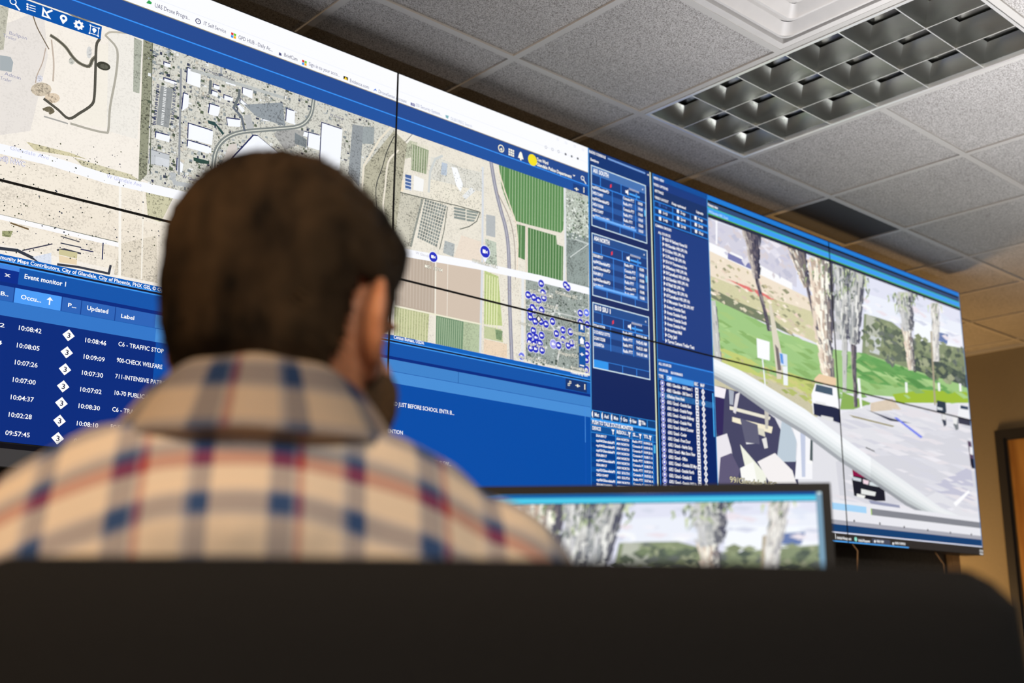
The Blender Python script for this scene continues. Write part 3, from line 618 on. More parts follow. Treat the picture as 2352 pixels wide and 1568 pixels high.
lst = [[('op03GlendalePD', 'Console PTT', '10:0'), ('24D/15497', 'Radio PTT', '10:0'), ('op03GlendalePD', 'Console PTT', '10:0'), ('24D/15038', 'Radio PTT', '10:0'), ('24D/15497', 'Radio PTT', '10:0'), ('op03GlendalePD', 'Console PTT', '10:0')],
       [('50A/8917', 'Radio PTT', '10:09:'), ('op04GlendalePD', 'Console PTT', '10:08:'), ('op03GlendalePD', 'Console PTT', '10:08:'), ('50A/8917', 'Radio PTT', '10:08:'), ('op04GlendalePD', 'Console PTT', '10:08:'), ('50A/8917', 'Radio PTT', '10:08:')],
       [('D24/13258', 'Radio PTT', '9:57:38 AM'), ('21D/832/13772', 'Radio PTT', '9:42:42 AM'), ('D24/13258', 'Radio PTT', '9:42:21 AM'), ('D30/8726', 'Radio PTT', '9:41:07 AM')]]
xl = SX(1357, 380); xr = SX(1483, 425)
for k, (nm, yt, yb, xrp, ytr, ybr) in enumerate(rad):
    zt = SZ(1357, yt); zb = SZ(1359, yb); hgt = zt - zb; LB = (56, 140, 236); wd = xr - xl
    S.L = 16; S.wrect(xl, zt, xr, zb, (24, 60, 124))
    S.wrect(xl, zt, xr, zt - hgt * .145, (84, 128, 190))
    S.L = 17
    rt = zt - hgt * .31; rb = zb + hgt * .13; n = 6
    for i in range(n):
        za = rt - (rt - rb) * i / n
        if i % 2 and (k < 2 or i < 4): S.wrect(xl, za, xr, za - (rt - rb) / n, (40, 88, 160))
        if i < len(lst[k]):
            a, b, c = lst[k][i]; bz = za - (rt - rb) / n * .72; hh = (rt - rb) / n * .5
            S.L = 19; S.text(a, (xl + wd * .02, bz), hh, W_, w=wd * .021 * len(a), bold=.03)
            if k == 2: S.text(b, (xl + wd * .52, bz), hh, W_, w=wd * .17, bold=.03); S.text(c, (xl + wd * .76, bz), hh, W_, w=wd * .19, bold=.03)
            else: S.text(b, (xl + wd * .57, bz), hh, W_, w=wd * (.2 if 'Con' in b else .165), bold=.03); S.text(c, (xl + wd * .84, bz), hh, W_, w=wd * .09, bold=.03)
            S.L = 17
    S.L = 18
    for fx in ((.37, .56, .79) if k < 2 else (.30, .51, .70)): S.wrect(xl + wd * fx, rt, xl + wd * fx + .003, rb if k < 2 else rt - (rt - rb) * .68, LB)
    S.wrect(xl, zt - hgt * .145, xr, zt - hgt * .15, LB); S.wrect(xl, rt + .002, xr, rt - .002, LB); S.wrect(xl, rb + .001, xr, rb - .001, LB)
    for fx in (.16, .53): S.wrect(xl + wd * fx, zt - hgt * .15, xl + wd * fx + .003, rt, LB)
    for fx in (.25, .5, .75): S.wrect(xl + wd * fx, rb, xl + wd * fx + .003, zb, LB)
    if k < 2: S.L = 20; S.wrect(xl + wd * .05, rb + hgt * .05, xl + wd * .80, rb + hgt * .012, (110, 176, 250)); S.wrect(xr - .012, rt - .03, xr - .005, rt - .055, (90, 190, 240))
    else: S.wrect(xl, rb, xl + wd * .25, zb, (50, 150, 236))
    S.L = 19
    xm = xl + wd * .35; zm = zt - hgt * .235; S.wpoly([(xm - .004, zm + .004), (xm + .004, zm + .009), (xm + .004, zm - .003), (xm - .004, zm - .009)], (240, 60, 70))
    xm = xl + wd * .64; S.wpoly([(xm - .008, zm + .005), (xm, zm + .005), (xm + .008, zm + .012), (xm + .008, zm - .012), (xm, zm - .005), (xm - .008, zm - .005)], W_)
    S.wrect(xm + .012, zm, xm + .072, zm - .007, (80, 170, 250)); S.wrect(xm + (.05 if k < 2 else .028), zm + .008, xm + (.057 if k < 2 else .035), zm - .016, (50, 130, 220))
    for i in range(8): S.wrect(xm + .014 + i * .0072, zm + .02, xm + .0165 + i * .0072, zm + .012, W_)
    S.text(nm, (xl + wd * .04, zt - hgt * .11), hgt * .07, W_, w=wd * .27, bold=.035); S.text('x', (xr - wd * .07, zt - hgt * .10), hgt * .03, W_, bold=.05)
    S.L = 21; S.wframe(xl, zt, xr, zb, .0038, (214, 236, 246))
# toolbar and push to talk table
zt = SZ(1357, 940); zt2 = SZ(1357, 960); zt3 = SZ(1358, 975); zt4 = SZ(1358, 992); xe = -.012; xs_ = SX(1357, 940)
S.L = 17; S.wrect(xs_, zt, xe, zt2, (14, 62, 120)); S.wrect(xs_, zt2, xe, zt3, (12, 72, 140)); S.wrect(xs_, zt3, xe, zt4, (14, 80, 150)); S.wrect(xs_, zt4, xe, ZB + .07, (0, 60, 136))
S.L = 18; S.wframe(xs_, zt, xe, zt2, .002, (50, 150, 236)); S.wrect(xs_, zt2, xe, zt2 - .007, (56, 156, 240)); wd = xe - xs_
for i in range(1, 7): S.wrect(xs_ + wd * i / 7, zt, xs_ + wd * i / 7 + .003, zt2, (50, 150, 236))
S.L = 19
for i, st in enumerate(('Mut', 'Aud', 'Mon', 'Gro', 'New', 'Tile')):
    xx = xs_ + wd * i / 7; zz = (zt + zt2) / 2
    if i < 3: S.wpoly([(xx + .004, zz + .005), (xx + .010, zz + .014), (xx + .010, zz - .014), (xx + .004, zz - .005)], W_)
    elif i == 3: S.wpoly([(xx + .012, zz + .014), (xx + .004, zz), (xx + .009, zz), (xx + .005, zz - .014), (xx + .013, zz + .002), (xx + .009, zz + .002)], W_)
    elif i == 4: S.wrect(xx + .004, zz + .002, xx + .014, zz - .002, W_); S.wrect(xx + .0075, zz + .010, xx + .0105, zz - .010, W_)
    else:
        for a in (0, 1):
            for b in (0, 1): S.wrect(xx + .004 + a * .006, zz + .009 - b * .011, xx + .009 + a * .006, zz - .001 - b * .011, W_)
    S.text(st, (xx + .018, zz - .006), .013, W_, w=.022, bold=.03)
S.text('PUSH TO TALK STATUS MONITOR', (xs_ + .005, zt3 + .004), .014, W_, w=wd * .62, bold=.03)
cols = (0, .36, .61, .78, .94)
for f in cols[1:]: S.L = 18; S.wrect(xs_ + wd * f, zt3, xs_ + wd * f + .003, ZB + .07, (50, 150, 236))
S.wrect(xs_, zt3 + .001, xe, zt3 - .001, (50, 150, 236)); S.wrect(xs_, zt4 + .001, xe, zt4 - .001, (50, 150, 236)); S.wrect(xe - .014, zt4 - .01, xe - .006, zt4 - .04, (80, 190, 236))
S.L = 19
for i, st in enumerate(('DEVICE', 'RESOU...', 'S...', 'TI...')):
    S.text(st, (xs_ + wd * cols[i] + .006, zt4 + .010), .012, W_, bold=.03, w=wd * .022 * len(st) if i else wd * .125)
    xx = xs_ + wd * cols[i + 1] - .012; S.wpoly([(xx - .008, zt4 + .022), (xx + .008, zt4 + .022), (xx + .002, zt4 + .013), (xx + .002, zt4 + .004), (xx - .002, zt4 + .004), (xx - .002, zt4 + .013)], W_)
dev = ['50A/8917', 'op04GlendalePI', 'op04GlendalePI', 'op03GlendalePI', '50A/8917', 'op04GlendalePI', '50A/8917', 'op02GlendalePI', '24D/15497', 'op06GlendalePI', '50AM/3240892', 'op04GlendalePI', '50A/8917', 'op03GlendalePI', '24D/15038', 'op04GlendalePI']
rh = (SZ(1370, 1004) - SZ(1370, 1111)) / 9.5
for i, dvn in enumerate(dev):
    z = zt4 - rh * i
    if z - rh < ZB + .02: break
    if i % 2: S.L = 17; S.wrect(xs_, z, xs_ + wd * .94, z - rh, (20, 92, 170))
    S.L = 19; bz = z - rh * .75; hh = rh * .5
    S.text(dvn, (xs_ + wd * .07, bz), hh, W_, w=wd * .0195 * len(dvn), bold=.03); S.text('A01 SOUTH' if i in (7, 8) else 'A04 NORTH', (xs_ + wd * .375, bz), hh, W_, w=wd * .19, bold=.03)
    S.text('Console P' if 'op' in dvn else 'Radio PTT', (xs_ + wd * .62, bz), hh, W_, w=wd * .155, bold=.03); S.text('10:0%d:%02d A' % (9 - i // 3, (62 - i * 17) % 60), (xs_ + wd * .79, bz), hh, W_, w=wd * .145, bold=.03)

# ---- video view window
V0 = 0; XP = SX(1625, 470); zv1 = SZ(1625, 458)
S.L = 15; S.wrect(V0, ZTOP, XP, ZB + .03, (24, 58, 128)); S.wrect(V0, ZTOP, XE, zv1, (30, 124, 214))
S.L = 16; S.wrect(V0, ZTOP, V0 + .008, ZB, (50, 140, 220)); S.wrect(V0, ZTOP, XE, ZTOP - .004, (20, 90, 200))
S.wrect(V0 + .008, SZ(1502, 412), XP, SZ(1502, 414), (16, 60, 130)); S.wrect(V0 + .008, SZ(1502, 430), XP, SZ(1502, 510), (20, 50, 104))
S.L = 17
for st, a, b in (('VIDEO VIEW', (1501, 410), (1525, 418)), ('VIDEO OPTIONS', (1501, 425), (1534, 437)), ('SETTINGS', (1504, 440), (1524, 446)), ('VIDEO LAYOUT', (1504, 455), (1535, 466)), ('Keep optimized', (1543, 469), (1575, 480)), ('Layouts', (1599, 488), (1615, 494)),
                 ('CAMERA GROUPS', (1505, 519), (1542, 530)), ('ALL SOURCES', (1512, 536), (1540, 544)), ('ALL SOURCES', (1513, 837), (1542, 846)), ('SOURCES', (1514, 851), (1534, 856)), ('BOOKMARKS', (1541, 858), (1568, 864))): S.T(st, a, b, 5.5, W_, .03)
# layout buttons
ga = wallpt(1503, 463); gb = wallpt(1622, 543); gx0 = V0 + .010; gx1 = XP - .004; gz0 = SZ(1503, 459.5); gz1 = SZ(1505, 508)
names = [['1-up', '2-up', '4-up'], ['1+3', '2+4', '2+6'], ['1+8', '2+8', '10-up']]
for r in range(3):
    for c in range(3):
        x0 = gx0 + (gx1 - gx0) * c / 3; x1 = gx0 + (gx1 - gx0) * (c + 1) / 3; za = gz0 + (gz1 - gz0) * r / 3; zb = gz0 + (gz1 - gz0) * (r + 1) / 3
        S.L = 17; S.wrect(x0, za, x1, zb, (38, 132, 226)); S.L = 18; S.wrect(x0 + .003, za - .004, x1 - .002, zb + .004, (18, 48, 104))
        S.L = 19; cc = (50, 92, 170) if (r, c) == (0, 0) else W_; S.text(names[r][c], (x0 + (x1 - x0) * .45, zb + .012), .011, cc, w=.028, bold=.03); S.wrect(x0 + (x1 - x0) * .24, zb + .025, x0 + (x1 - x0) * .36, zb + .011, cc)
S.L = 17
for k in range(3): pass
tree = ['4203 W Bethany Home Rd', '49/Glendale WB LPR Hit', '51/Olive WB LPR Hit', '51/Peoria SB LPR Hit', '5914 W Orangewood Ave', '59/Bethany WB LPR Hit', '59/Camelback WB LPR Hit', '62/Glendale WB LPR Hit', '67/Bell SB LPR Hit', '67/Bethany SB LPR Hit', '67/Camelback WB LPR Hit',
        '67/Mountain View SB LPR HIT', 'Arena Outside East', 'Arena Outside North', 'Arena Outside South', 'Arena Outside West', 'Arrowhead Mall', 'City Jail', 'Target Camera Trailer Test']
za = SZ(1527, 552); ze = SZ(1533, 786); xt = SX(1527, 552); xw = SX(1580, 566) - xt
for i, st in enumerate(tree):
    z = za + (ze - za) * i / (len(tree) - 1); S.text(st, (xt, z - .001), .0125, W_, w=xw * len(st) / 23.0, bold=.03)
    S.wpoly([(xt - .013, z + .014), (xt - .003, z + .006), (xt - .013, z - .004)], W_); S.wrect(xt - .026, z + .007, xt - .016, z + .005, (50, 130, 226))
S.wrect(xt - .028, za + .02, xt - .025, ze + .004, (60, 140, 226))
# lower source list
zs = SZ(1510, 824); S.L = 16; S.wrect(V0 + .008, zs, XP, SZ(1510, 857), (24, 84, 164)); S.L = 17; S.wrect(V0 + .008, zs, XP, zs - .005, (50, 140, 236))
zr = SZ(1512, 870); zc = SZ(1512, 857); xq = V0 + .008; S.wrect(xq, zc, XP, zr, (20, 70, 140)); S.wrect(xq, zr, XP, ZB + .03, (4, 36, 100)); S.wrect(xq + .045, zc, xq + .205, zr, (90, 176, 250)); S.L = 18
S.wrect(xq, zr + .001, XP, zr - .001, (40, 130, 230)); S.wrect(xq, zc + .001, XP, zc - .001, (40, 130, 230))
for xx, st, ww in ((xq + .003, 'TYPE', .026), (xq + .05, 'CAM', .025), (xq + .208, 'REC', .022), (xq + .245, 'MAP', .024)): S.text(st, (xx, zr + .006), .013, W_, w=ww, bold=.03)
src = ['4385 / Glendale - 360 Store 1', '4385 / Glendale - 360 Store 2', '43/Bethany Home Hawk', '6302 / Grand - Outside East', '6302 / Grand - Outside Pumps', '6302 / Grand - Outside Walkway', '6302 / Grand - Outside West', '6302 / Grand - Behind Counter', '6302 / Grand - Cooler', '6302 / Grand - Front Door',
       '6302 / Grand - Height Strip', '6302 / Grand - Main Store View', '6302 / Grand - Office', '6302 / Grand - Outside E/E Myr...', '6302 / Grand - Outside North', '6302 / Grand - Outside SE', '6302 / Grand - Outside W/E Vu...', '6302 / Grand - Register', '6302 / Grand - Storage', '6302 / Grand - Lobby']
rh = (SZ(1522, 880) - SZ(1527, 1104)) / 16.0; z0 = SZ(1522, 880)
for i, st in enumerate(src):
    z = z0 - rh * i
    if z < ZB + .05: break
    if i == 2: S.L = 17; S.wrect(xq, z + rh * .5, XP, z - rh * .5, (86, 176, 250)); S.L = 19
    S.L = 19; S.disc(xq + .022, z, .0115, (236, 238, 250), 12); S.L = 20; S.disc(xq + .022, z, .0098, (76, 84, 200), 12); S.L = 21; S.disc(xq + .022, z + .001, .005, W_, 8)
    S.text(st, (xq + .046, z - .006), .0125, W_, w=.0051 * len(st), bold=.03)
    S.wrect(xq + .212, z + .011, xq + .230, z - .009, (246, 246, 250)); S.L = 22; S.wrect(xq + .217, z + .004, xq + .225, z - .003, (60, 80, 130)); S.L = 21
    S.wpoly([(xq + .248, z), (xq + .259, z + .014), (xq + .270, z), (xq + .259, z - .014)], (246, 246, 250)); S.L = 22; S.wpoly([(xq + .255, z), (xq + .259, z + .006), (xq + .263, z), (xq + .259, z - .006)], (150, 160, 190))
S.L = 21; S.wrect(XP - .016, zr - .01, XP - .009, zr - rh * 8, (70, 170, 240)); S.wrect(XP - .004, zv1, XP, ZB + .05, (70, 150, 210))
S.L = 17; S.T('Primary view', (1626, 472), (1649, 480), 6, W_, .03)
# frame bars above the picture
zb1 = SZ(1625, 475); zb2 = SZ(1625, 489); zb3 = SZ(1625, 498)
S.L = 16; S.wrect(XP, SZ(1625, 463), XE, zb1, (48, 76, 120)); S.wrect(XP, zb1, XE, zb2, (62, 156, 242)); S.wrect(XP, zb2, XE, zb3, (36, 44, 66))
S.L = 17; S.wrect(XP, zb1 + .0025, XE, zb1 - .002, (60, 190, 176)); S.wrect(XP, zb2 + .0015, XE, zb2 - .0025, (90, 190, 30)); S.T('99/Glendale NEC (Live)', (1628, 488), (1672, 503), 6, (190, 226, 255), .02)

# ---- the street camera picture (drawn once, used on the wall and on the desk monitor)
def palm(Sx, top, bot, wt, wb, n, pal, bush=0, seed=1):
    R = random.Random(seed); md = pal[len(pal) // 2]; md = tuple(int(v * .86) for v in md)
    Sx.poly([(top[0] - wt * .40, top[1]), (top[0] + wt * .40, top[1]), (bot[0] + wb * .42, bot[1]), (bot[0] - wb * .42, bot[1])], md); n = int(n * 1.9)
    for _ in range(n):
        t = R.random(); L = R.uniform(.05, .22); s = R.uniform(-1, 1)
        t2 = min(1, t + L); w1 = (wt + (wb - wt) * t) / 2 * s; w2 = (wt + (wb - wt) * t2) / 2 * s
        x1 = top[0] + (bot[0] - top[0]) * t + w1; y1 = top[1] + (bot[1] - top[1]) * t; x2 = top[0] + (bot[0] - top[0]) * t2 + w2; y2 = top[1] + (bot[1] - top[1]) * t2
        hw = R.uniform(.8, 2.8) * (wt + wb) / 60.0
        k = max(0, min(len(pal) - 1, int((s * .5 + .5) * len(pal) + R.uniform(-1.3, 1.3))))
        Sx.poly([(x1 - hw, y1), (x1 + hw, y1 + hw), (x2 + hw * .5, y2), (x2 - hw * .5, y2 - hw)], pal[k])
    for _ in range(bush):
        x = top[0] + R.gauss(0, wt * .36); y = top[1] + abs(R.gauss(0, .22)) * (bot[1] - top[1]); l = R.uniform(6, 22); a = PI / 2 + R.uniform(-.5, .5)
        Sx.poly([(x - 2, y), (x + 2, y), (x + math.cos(a) * l, y + math.sin(a) * l)], R.choice([(90, 110, 84), (130, 146, 110), (170, 186, 140), (70, 84, 76), (206, 216, 176)]))
def video(Sx, K, full=True):
    """K maps wall-photo readings to this sheet's readings"""
    P = lambda q, c, s=0.0: Sx.poly([K(*p) for p in q], c, s)
    def pl(top, bot, wt, wb, n, pal, bush=0, seed=1):
        class Q:
            def poly(self, px, col, spk=0): Sx.poly([K(*p) for p in px], col, spk)
        palm(Q(), top, bot, wt, wb, n, pal, bush, seed)
    SUN = [(232, 214, 196), (255, 246, 228), (196, 176, 160), (255, 252, 240), (150, 140, 136), (92, 90, 104)]
    SHA = [(206, 196, 188), (170, 160, 156), (112, 104, 116), (72, 70, 90), (60, 60, 80)]
    GRY = [(206, 206, 208), (160, 164, 166), (236, 236, 232), (120, 122, 128), (84, 86, 102)]
    L = Sx.L
    P([(1600, 430), (2300, 640), (2330, 1360), (1600, 1290)], (232, 232, 240))
    P([(1620, 480), (2260, 690), (2260, 850), (1620, 640)], (226, 228, 244), 0)
    Sx.L = L + 1
    P([(1620, 500), (1830, 575), (1830, 660), (1620, 560)], (212, 210, 224)); P([(1620, 552), (1740, 605), (1820, 650), (1820, 668), (1620, 585)], (250, 250, 252))
    P([(1672, 580), (1740, 612), (1738, 624), (1672, 594)], (120, 124, 176))
    P([(1985, 672), (2260, 760), (2260, 800), (1985, 720)], (236, 240, 250)); P([(2100, 728), (2262, 790), (2262, 830), (2100, 790)], (246, 250, 255))
    P([(2155, 762), (2178, 768), (2176, 790), (2155, 782)], (104, 126, 176)); P([(2178, 760), (2215, 775), (2215, 800), (2178, 785)], (240, 240, 250)); 
    P([(1628, 575), (1830, 670), (1910, 710), (1910, 800), (1632, 690)], (240, 226, 206), .05)
    P([(1630, 632), (1700, 660), (1880, 720), (1900, 800), (1770, 735), (1632, 690)], (214, 210, 170), .12)
    P([(1632, 660), (1700, 695), (1760, 720), (1830, 775), (1760, 742), (1690, 712), (1632, 682)], (120, 130, 104), .2)
    P([(1670, 640), (1745, 668), (1785, 690), (1750, 684)], (226, 120, 116))
    P([(1985, 720), (2020, 730), (2050, 740), (2100, 780), (2160, 790), (2215, 800), (2235, 900), (2120, 870), (1980, 812)], (138, 150, 118), .15)
    P([(2030, 752), (2070, 762), (2110, 830), (2060, 830), (2030, 800)], (104, 116, 100), .2); P([(2100, 810), (2160, 830), (2235, 870), (2240, 905), (2170, 880), (2100, 850)], (76, 88, 84), .3)
    P([(1990, 720), (2020, 735), (2020, 810), (1988, 795)], (186, 190, 176), .05); P([(2000, 770), (2025, 776), (2020, 815), (1998, 808)], (206, 210, 210))
    Sx.L = L + 2
    P([(1630, 683), (1700, 715), (1800, 765), (1900, 800), (1990, 812), (2100, 850), (2200, 880), (2240, 900), (2242, 925), (1910, 900), (1800, 880), (1640, 820)], (160, 200, 132), .0)
    P([(1985, 812), (2060, 840), (2150, 870), (2180, 900), (2000, 880), (1940, 850)], (104, 164, 92)); P([(1636, 790), (1700, 815), (1800, 850), (1880, 880), (1920, 905), (1870, 920), (1640, 830)], (196, 206, 120), .05)
    P([(2050, 905), (2120, 895), (2220, 900), (2245, 925), (2200, 925), (2060, 925)], (160, 190, 60)); P([(1935, 900), (2000, 925), (1990, 940), (1930, 940)], (140, 176, 90))
    P([(1640, 845), (1700, 850), (1850, 900), (1880, 960), (1640, 900)], (206, 200, 170), .15)
    RR = random.Random(21)
    def inside(x, y, q):
        c = False
        for (ax, ay), (bx, by) in zip(q, q[1:] + q[:1]):
            if (ay > y) != (by > y) and x < ax + (y - ay) / (by - ay) * (bx - ax): c = not c
        return c
    def smear(q, n, w0, w1, h0, h1, sl, cols):
        xs = [p[0] for p in q]; ys = [p[1] for p in q]; k = 0
        while k < n:
            x = RR.uniform(min(xs), max(xs)); y = RR.uniform(min(ys), max(ys)); k += 1
            if not inside(x, y, q): continue
            a = RR.uniform(w0, w1); h = RR.uniform(h0, h1); c = RR.choice(cols)
            P([(x - a, y - a * sl), (x, y - h - a * sl * .3), (x + a, y + a * sl), (x + a * .3, y + h + a * sl)], c)
    smear([(1640, 690), (1900, 810), (1990, 830), (2230, 905), (2230, 925), (1910, 905), (1640, 820)], 260, 6, 30, 1, 3, .42, [(150, 192, 120), (172, 208, 140), (140, 180, 108), (166, 200, 128), (158, 196, 130)])
    smear([(1990, 815), (2150, 870), (2180, 900), (1950, 860)], 120, 6, 24, 1, 3, .38, [(98, 156, 86), (112, 168, 96), (104, 160, 90), (90, 146, 80)])
    smear([(1628, 575), (1910, 710), (1910, 800), (1632, 690)], 330, 2, 9, 1, 4, .4, [(250, 238, 220), (214, 200, 176), (196, 186, 150), (236, 214, 196), (176, 176, 140), (224, 216, 190), (150, 150, 120)])
    smear([(1985, 720), (2100, 770), (2215, 800), (2235, 900), (1980, 812)], 420, 2, 10, 2, 9, .3, [(120, 134, 104), (150, 160, 126), (96, 108, 92), (132, 142, 110), (84, 96, 86), (164, 170, 140), (110, 118, 112)])
    smear([(1620, 485), (1830, 575), (1830, 660), (1620, 560)], 160, 3, 14, 2, 9, .4, [(206, 204, 222), (226, 224, 236), (216, 208, 214), (196, 196, 214), (236, 232, 240)])
    smear([(1985, 650), (2250, 740), (2250, 800), (1985, 715)], 140, 4, 16, 1, 6, .36, [(226, 232, 246), (242, 242, 250), (214, 218, 234), (236, 228, 236), (248, 250, 252)])
    smear([(1640, 800), (1900, 890), (1880, 930), (1640, 850)], 160, 4, 16, 1, 4, .4, [(206, 204, 130), (180, 190, 110), (214, 206, 160), (196, 190, 140), (164, 176, 100)])
    Sx.L = L + 3
    P([(1640, 930), (1900, 960), (1990, 930), (2060, 928), (2240, 930), (2270, 1220), (1640, 1220)], (226, 226, 232)); P([(2000, 925), (2050, 915), (2070, 940), (2000, 945)], (222, 206, 186), .2)
    P([(1920, 1060), (2240, 960), (2250, 1150), (2150, 1130), (2050, 1180), (1935, 1190)], (214, 214, 222)); P([(2130, 1120), (2230, 1070), (2240, 1150), (2180, 1140)], (196, 196, 214))
    smear([(1940, 950), (2240, 935), (2260, 1180), (1940, 1180)], 200, 8, 40, 1, 3, .25, [(220, 220, 228), (232, 230, 236), (214, 214, 224), (228, 224, 230)])
    Sx.L = L + 4
    for q, c in (([(2190, 1155), (2225, 1125), (2228, 1130), (2196, 1163)], (252, 252, 255)), ([(1990, 940), (2045, 960), (2095, 972), (2045, 966)], (60, 64, 84)), ([(1950, 952), (2055, 978), (2050, 980), (1960, 958)], (150, 140, 96)), ([(2053, 958), (2060, 958), (2120, 1003), (2115, 1006)], (120, 134, 236))): P(q, c)
    pl((1725, 520), (1738, 640), 46, 14, 90, SHA, 0, 3); pl((1738, 640), (1768, 760), 9, 9, 40, [(120, 110, 130), (84, 80, 96), (160, 150, 150)], 0, 4)
    pl((1825, 560), (1855, 660), 46, 16, 90, SUN + SHA[2:], 0, 5); pl((1855, 660), (1885, 790), 8, 8, 30, SHA, 0, 6)
    P([(1766, 700), (1772, 700), (1800, 830), (1795, 870), (1785, 870)], (222, 214, 196)); P([(1780, 790), (1788, 800), (1795, 850), (1787, 850)], (120, 110, 110))
    pl((1885, 590), (1893, 780), 60, 40, 190, SUN, 70, 7); pl((1893, 770), (1905, 890), 36, 26, 130, SUN, 0, 8)
    pl((1935, 610), (1935, 780), 44, 30, 130, GRY, 90, 9); pl((1965, 620), (1962, 790), 46, 22, 150, GRY, 80, 10); pl((1940, 780), (1940, 900), 14, 10, 30, GRY, 0, 11); pl((1960, 790), (1966, 935), 14, 8, 40, SHA, 0, 12)
    P([(1948, 630), (1953, 632), (1950, 760), (1946, 760)], (130, 110, 130))
    pl((2078, 670), (2085, 760), 40, 26, 110, GRY, 70, 13); pl((2083, 750), (2095, 850), 24, 16, 100, SUN, 0, 14)
    pl((2148, 695), (2150, 830), 22, 14, 90, [(226, 220, 214), (240, 238, 232), (180, 178, 180)], 10, 15); P([(2137, 760), (2140, 760), (2150, 930), (2146, 930)], (176, 164, 140))
    if not full: Sx.L = L; return
    P([(1644, 560), (1648, 561), (1648, 480), (1644, 480)], (250, 250, 255))
    pl((1636, 690), (1650, 830), 18, 18, 60, GRY, 0, 16)
    P([(1738, 776), (1768, 785), (1768, 828), (1740, 821)], (250, 251, 255)); P([(1750, 824), (1753, 825), (1760, 890), (1757, 890)], (240, 244, 250)); P([(1790, 809), (1808, 814), (1809, 841), (1793, 838)], (214, 228, 248)); P([(1791, 811), (1798, 813), (1800, 836), (1794, 833)], (90, 150, 224)); P([(1798, 841), (1809, 841), (1810, 885), (1800, 884)], (240, 244, 248))
    for q in ([(1969, 868), (1975, 869), (1981, 938), (1976, 937)], [(2079, 877), (2084, 878), (2085, 902), (2080, 901)], [(2154, 878), (2159, 879), (2160, 898), (2155, 897)], [(2203, 880), (2208, 881), (2209, 899), (2204, 898)]): P(q, (250, 252, 252))
    # big rig in front, lower left
    Sx.L = L + 5
    P([(1641, 885), (1700, 900), (1780, 960), (1800, 1000), (1830, 1060), (1835, 1120), (1640, 1120)], (70, 70, 100)); P([(1641, 885), (1665, 890), (1660, 1010), (1643, 990)], (50, 40, 90))
    P([(1796, 965), (1812, 970), (1830, 1010), (1828, 1060), (1800, 1060), (1785, 1050)], (190, 204, 216)); P([(1818, 972), (1866, 1000), (1866, 1100), (1826, 1100), (1832, 1020)], (246, 246, 250))
    P([(1641, 1005), (1670, 995), (1680, 1030), (1690, 1110), (1642, 1110)], (234, 230, 236)); P([(1700, 1020), (1760, 1090), (1760, 1112), (1720, 1110)], (240, 242, 228)); P([(1740, 1060), (1780, 1040), (1820, 1080), (1830, 1112), (1770, 1112)], (244, 240, 240))
    Sx.L = L + 6
    for q, c in (([(1676, 932), (1770, 957), (1768, 964), (1676, 940)], (236, 232, 214)), ([(1682, 957), (1775, 980), (1772, 995), (1682, 968)], (244, 236, 210)), ([(1706, 975), (1755, 985), (1758, 1003), (1740, 996), (1706, 982)], (222, 218, 200)), ([(1640, 885), (1668, 893), (1664, 915), (1642, 910)], (246, 240, 246)),
                 ([(1690, 905), (1700, 900), (1690, 950), (1684, 946)], (226, 222, 226)), ([(1674, 894), (1686, 898), (1684, 930), (1676, 928)], (170, 176, 190)), ([(1712, 1008), (1740, 1010), (1738, 1018), (1714, 1020)], (220, 220, 224)), ([(1756, 940), (1766, 950), (1764, 985), (1758, 984)], (200, 196, 186)),
                 ([(1838, 985), (1850, 990), (1850, 1095), (1842, 1095)], (196, 204, 226)), ([(1862, 1000), (1867, 1002), (1867, 1060), (1860, 1058)], (84, 96, 100)), ([(1854, 1055), (1866, 1058), (1866, 1066), (1854, 1064)], (250, 250, 250)), ([(1700, 960), (1740, 975), (1745, 1020), (1712, 1015)], (96, 96, 120)), ([(1750, 1008), (1760, 1004), (1764, 1028), (1756, 1030)], (230, 228, 226)),
                 ([(1655, 1050), (1680, 1040), (1700, 1080), (1690, 1112), (1650, 1112)], (96, 90, 120)), ([(1700, 1075), (1730, 1060), (1740, 1112), (1705, 1112)], (250, 250, 246))): P(q, c)
    # pickup with a rack, red car, small cars, riders
    P([(1870, 870), (1882, 858), (1921, 868), (1921, 885), (1872, 878)], (236, 206, 170)); P([(1873, 880), (1922, 890), (1925, 915), (1932, 945), (1930, 970), (1868, 950), (1864, 905)], (250, 250, 255))
    P([(1875, 882), (1912, 891), (1913, 908), (1872, 898)], (70, 90, 110)); P([(1868, 925), (1918, 935), (1930, 940), (1931, 972), (1870, 952)], (34, 40, 70)); P([(1886, 953), (1914, 959), (1914, 968), (1886, 962)], (226, 226, 226)); P([(1873, 920), (1898, 925), (1896, 930), (1874, 926)], (236, 236, 236))
    P([(1955, 1060), (1975, 1064), (2020, 1098), (2018, 1108), (1960, 1095)], (140, 12, 70)); P([(1960, 1092), (2030, 1105), (2034, 1150), (2010, 1150), (1962, 1138), (1957, 1100)], (24, 26, 40))
    Sx.L = L + 7
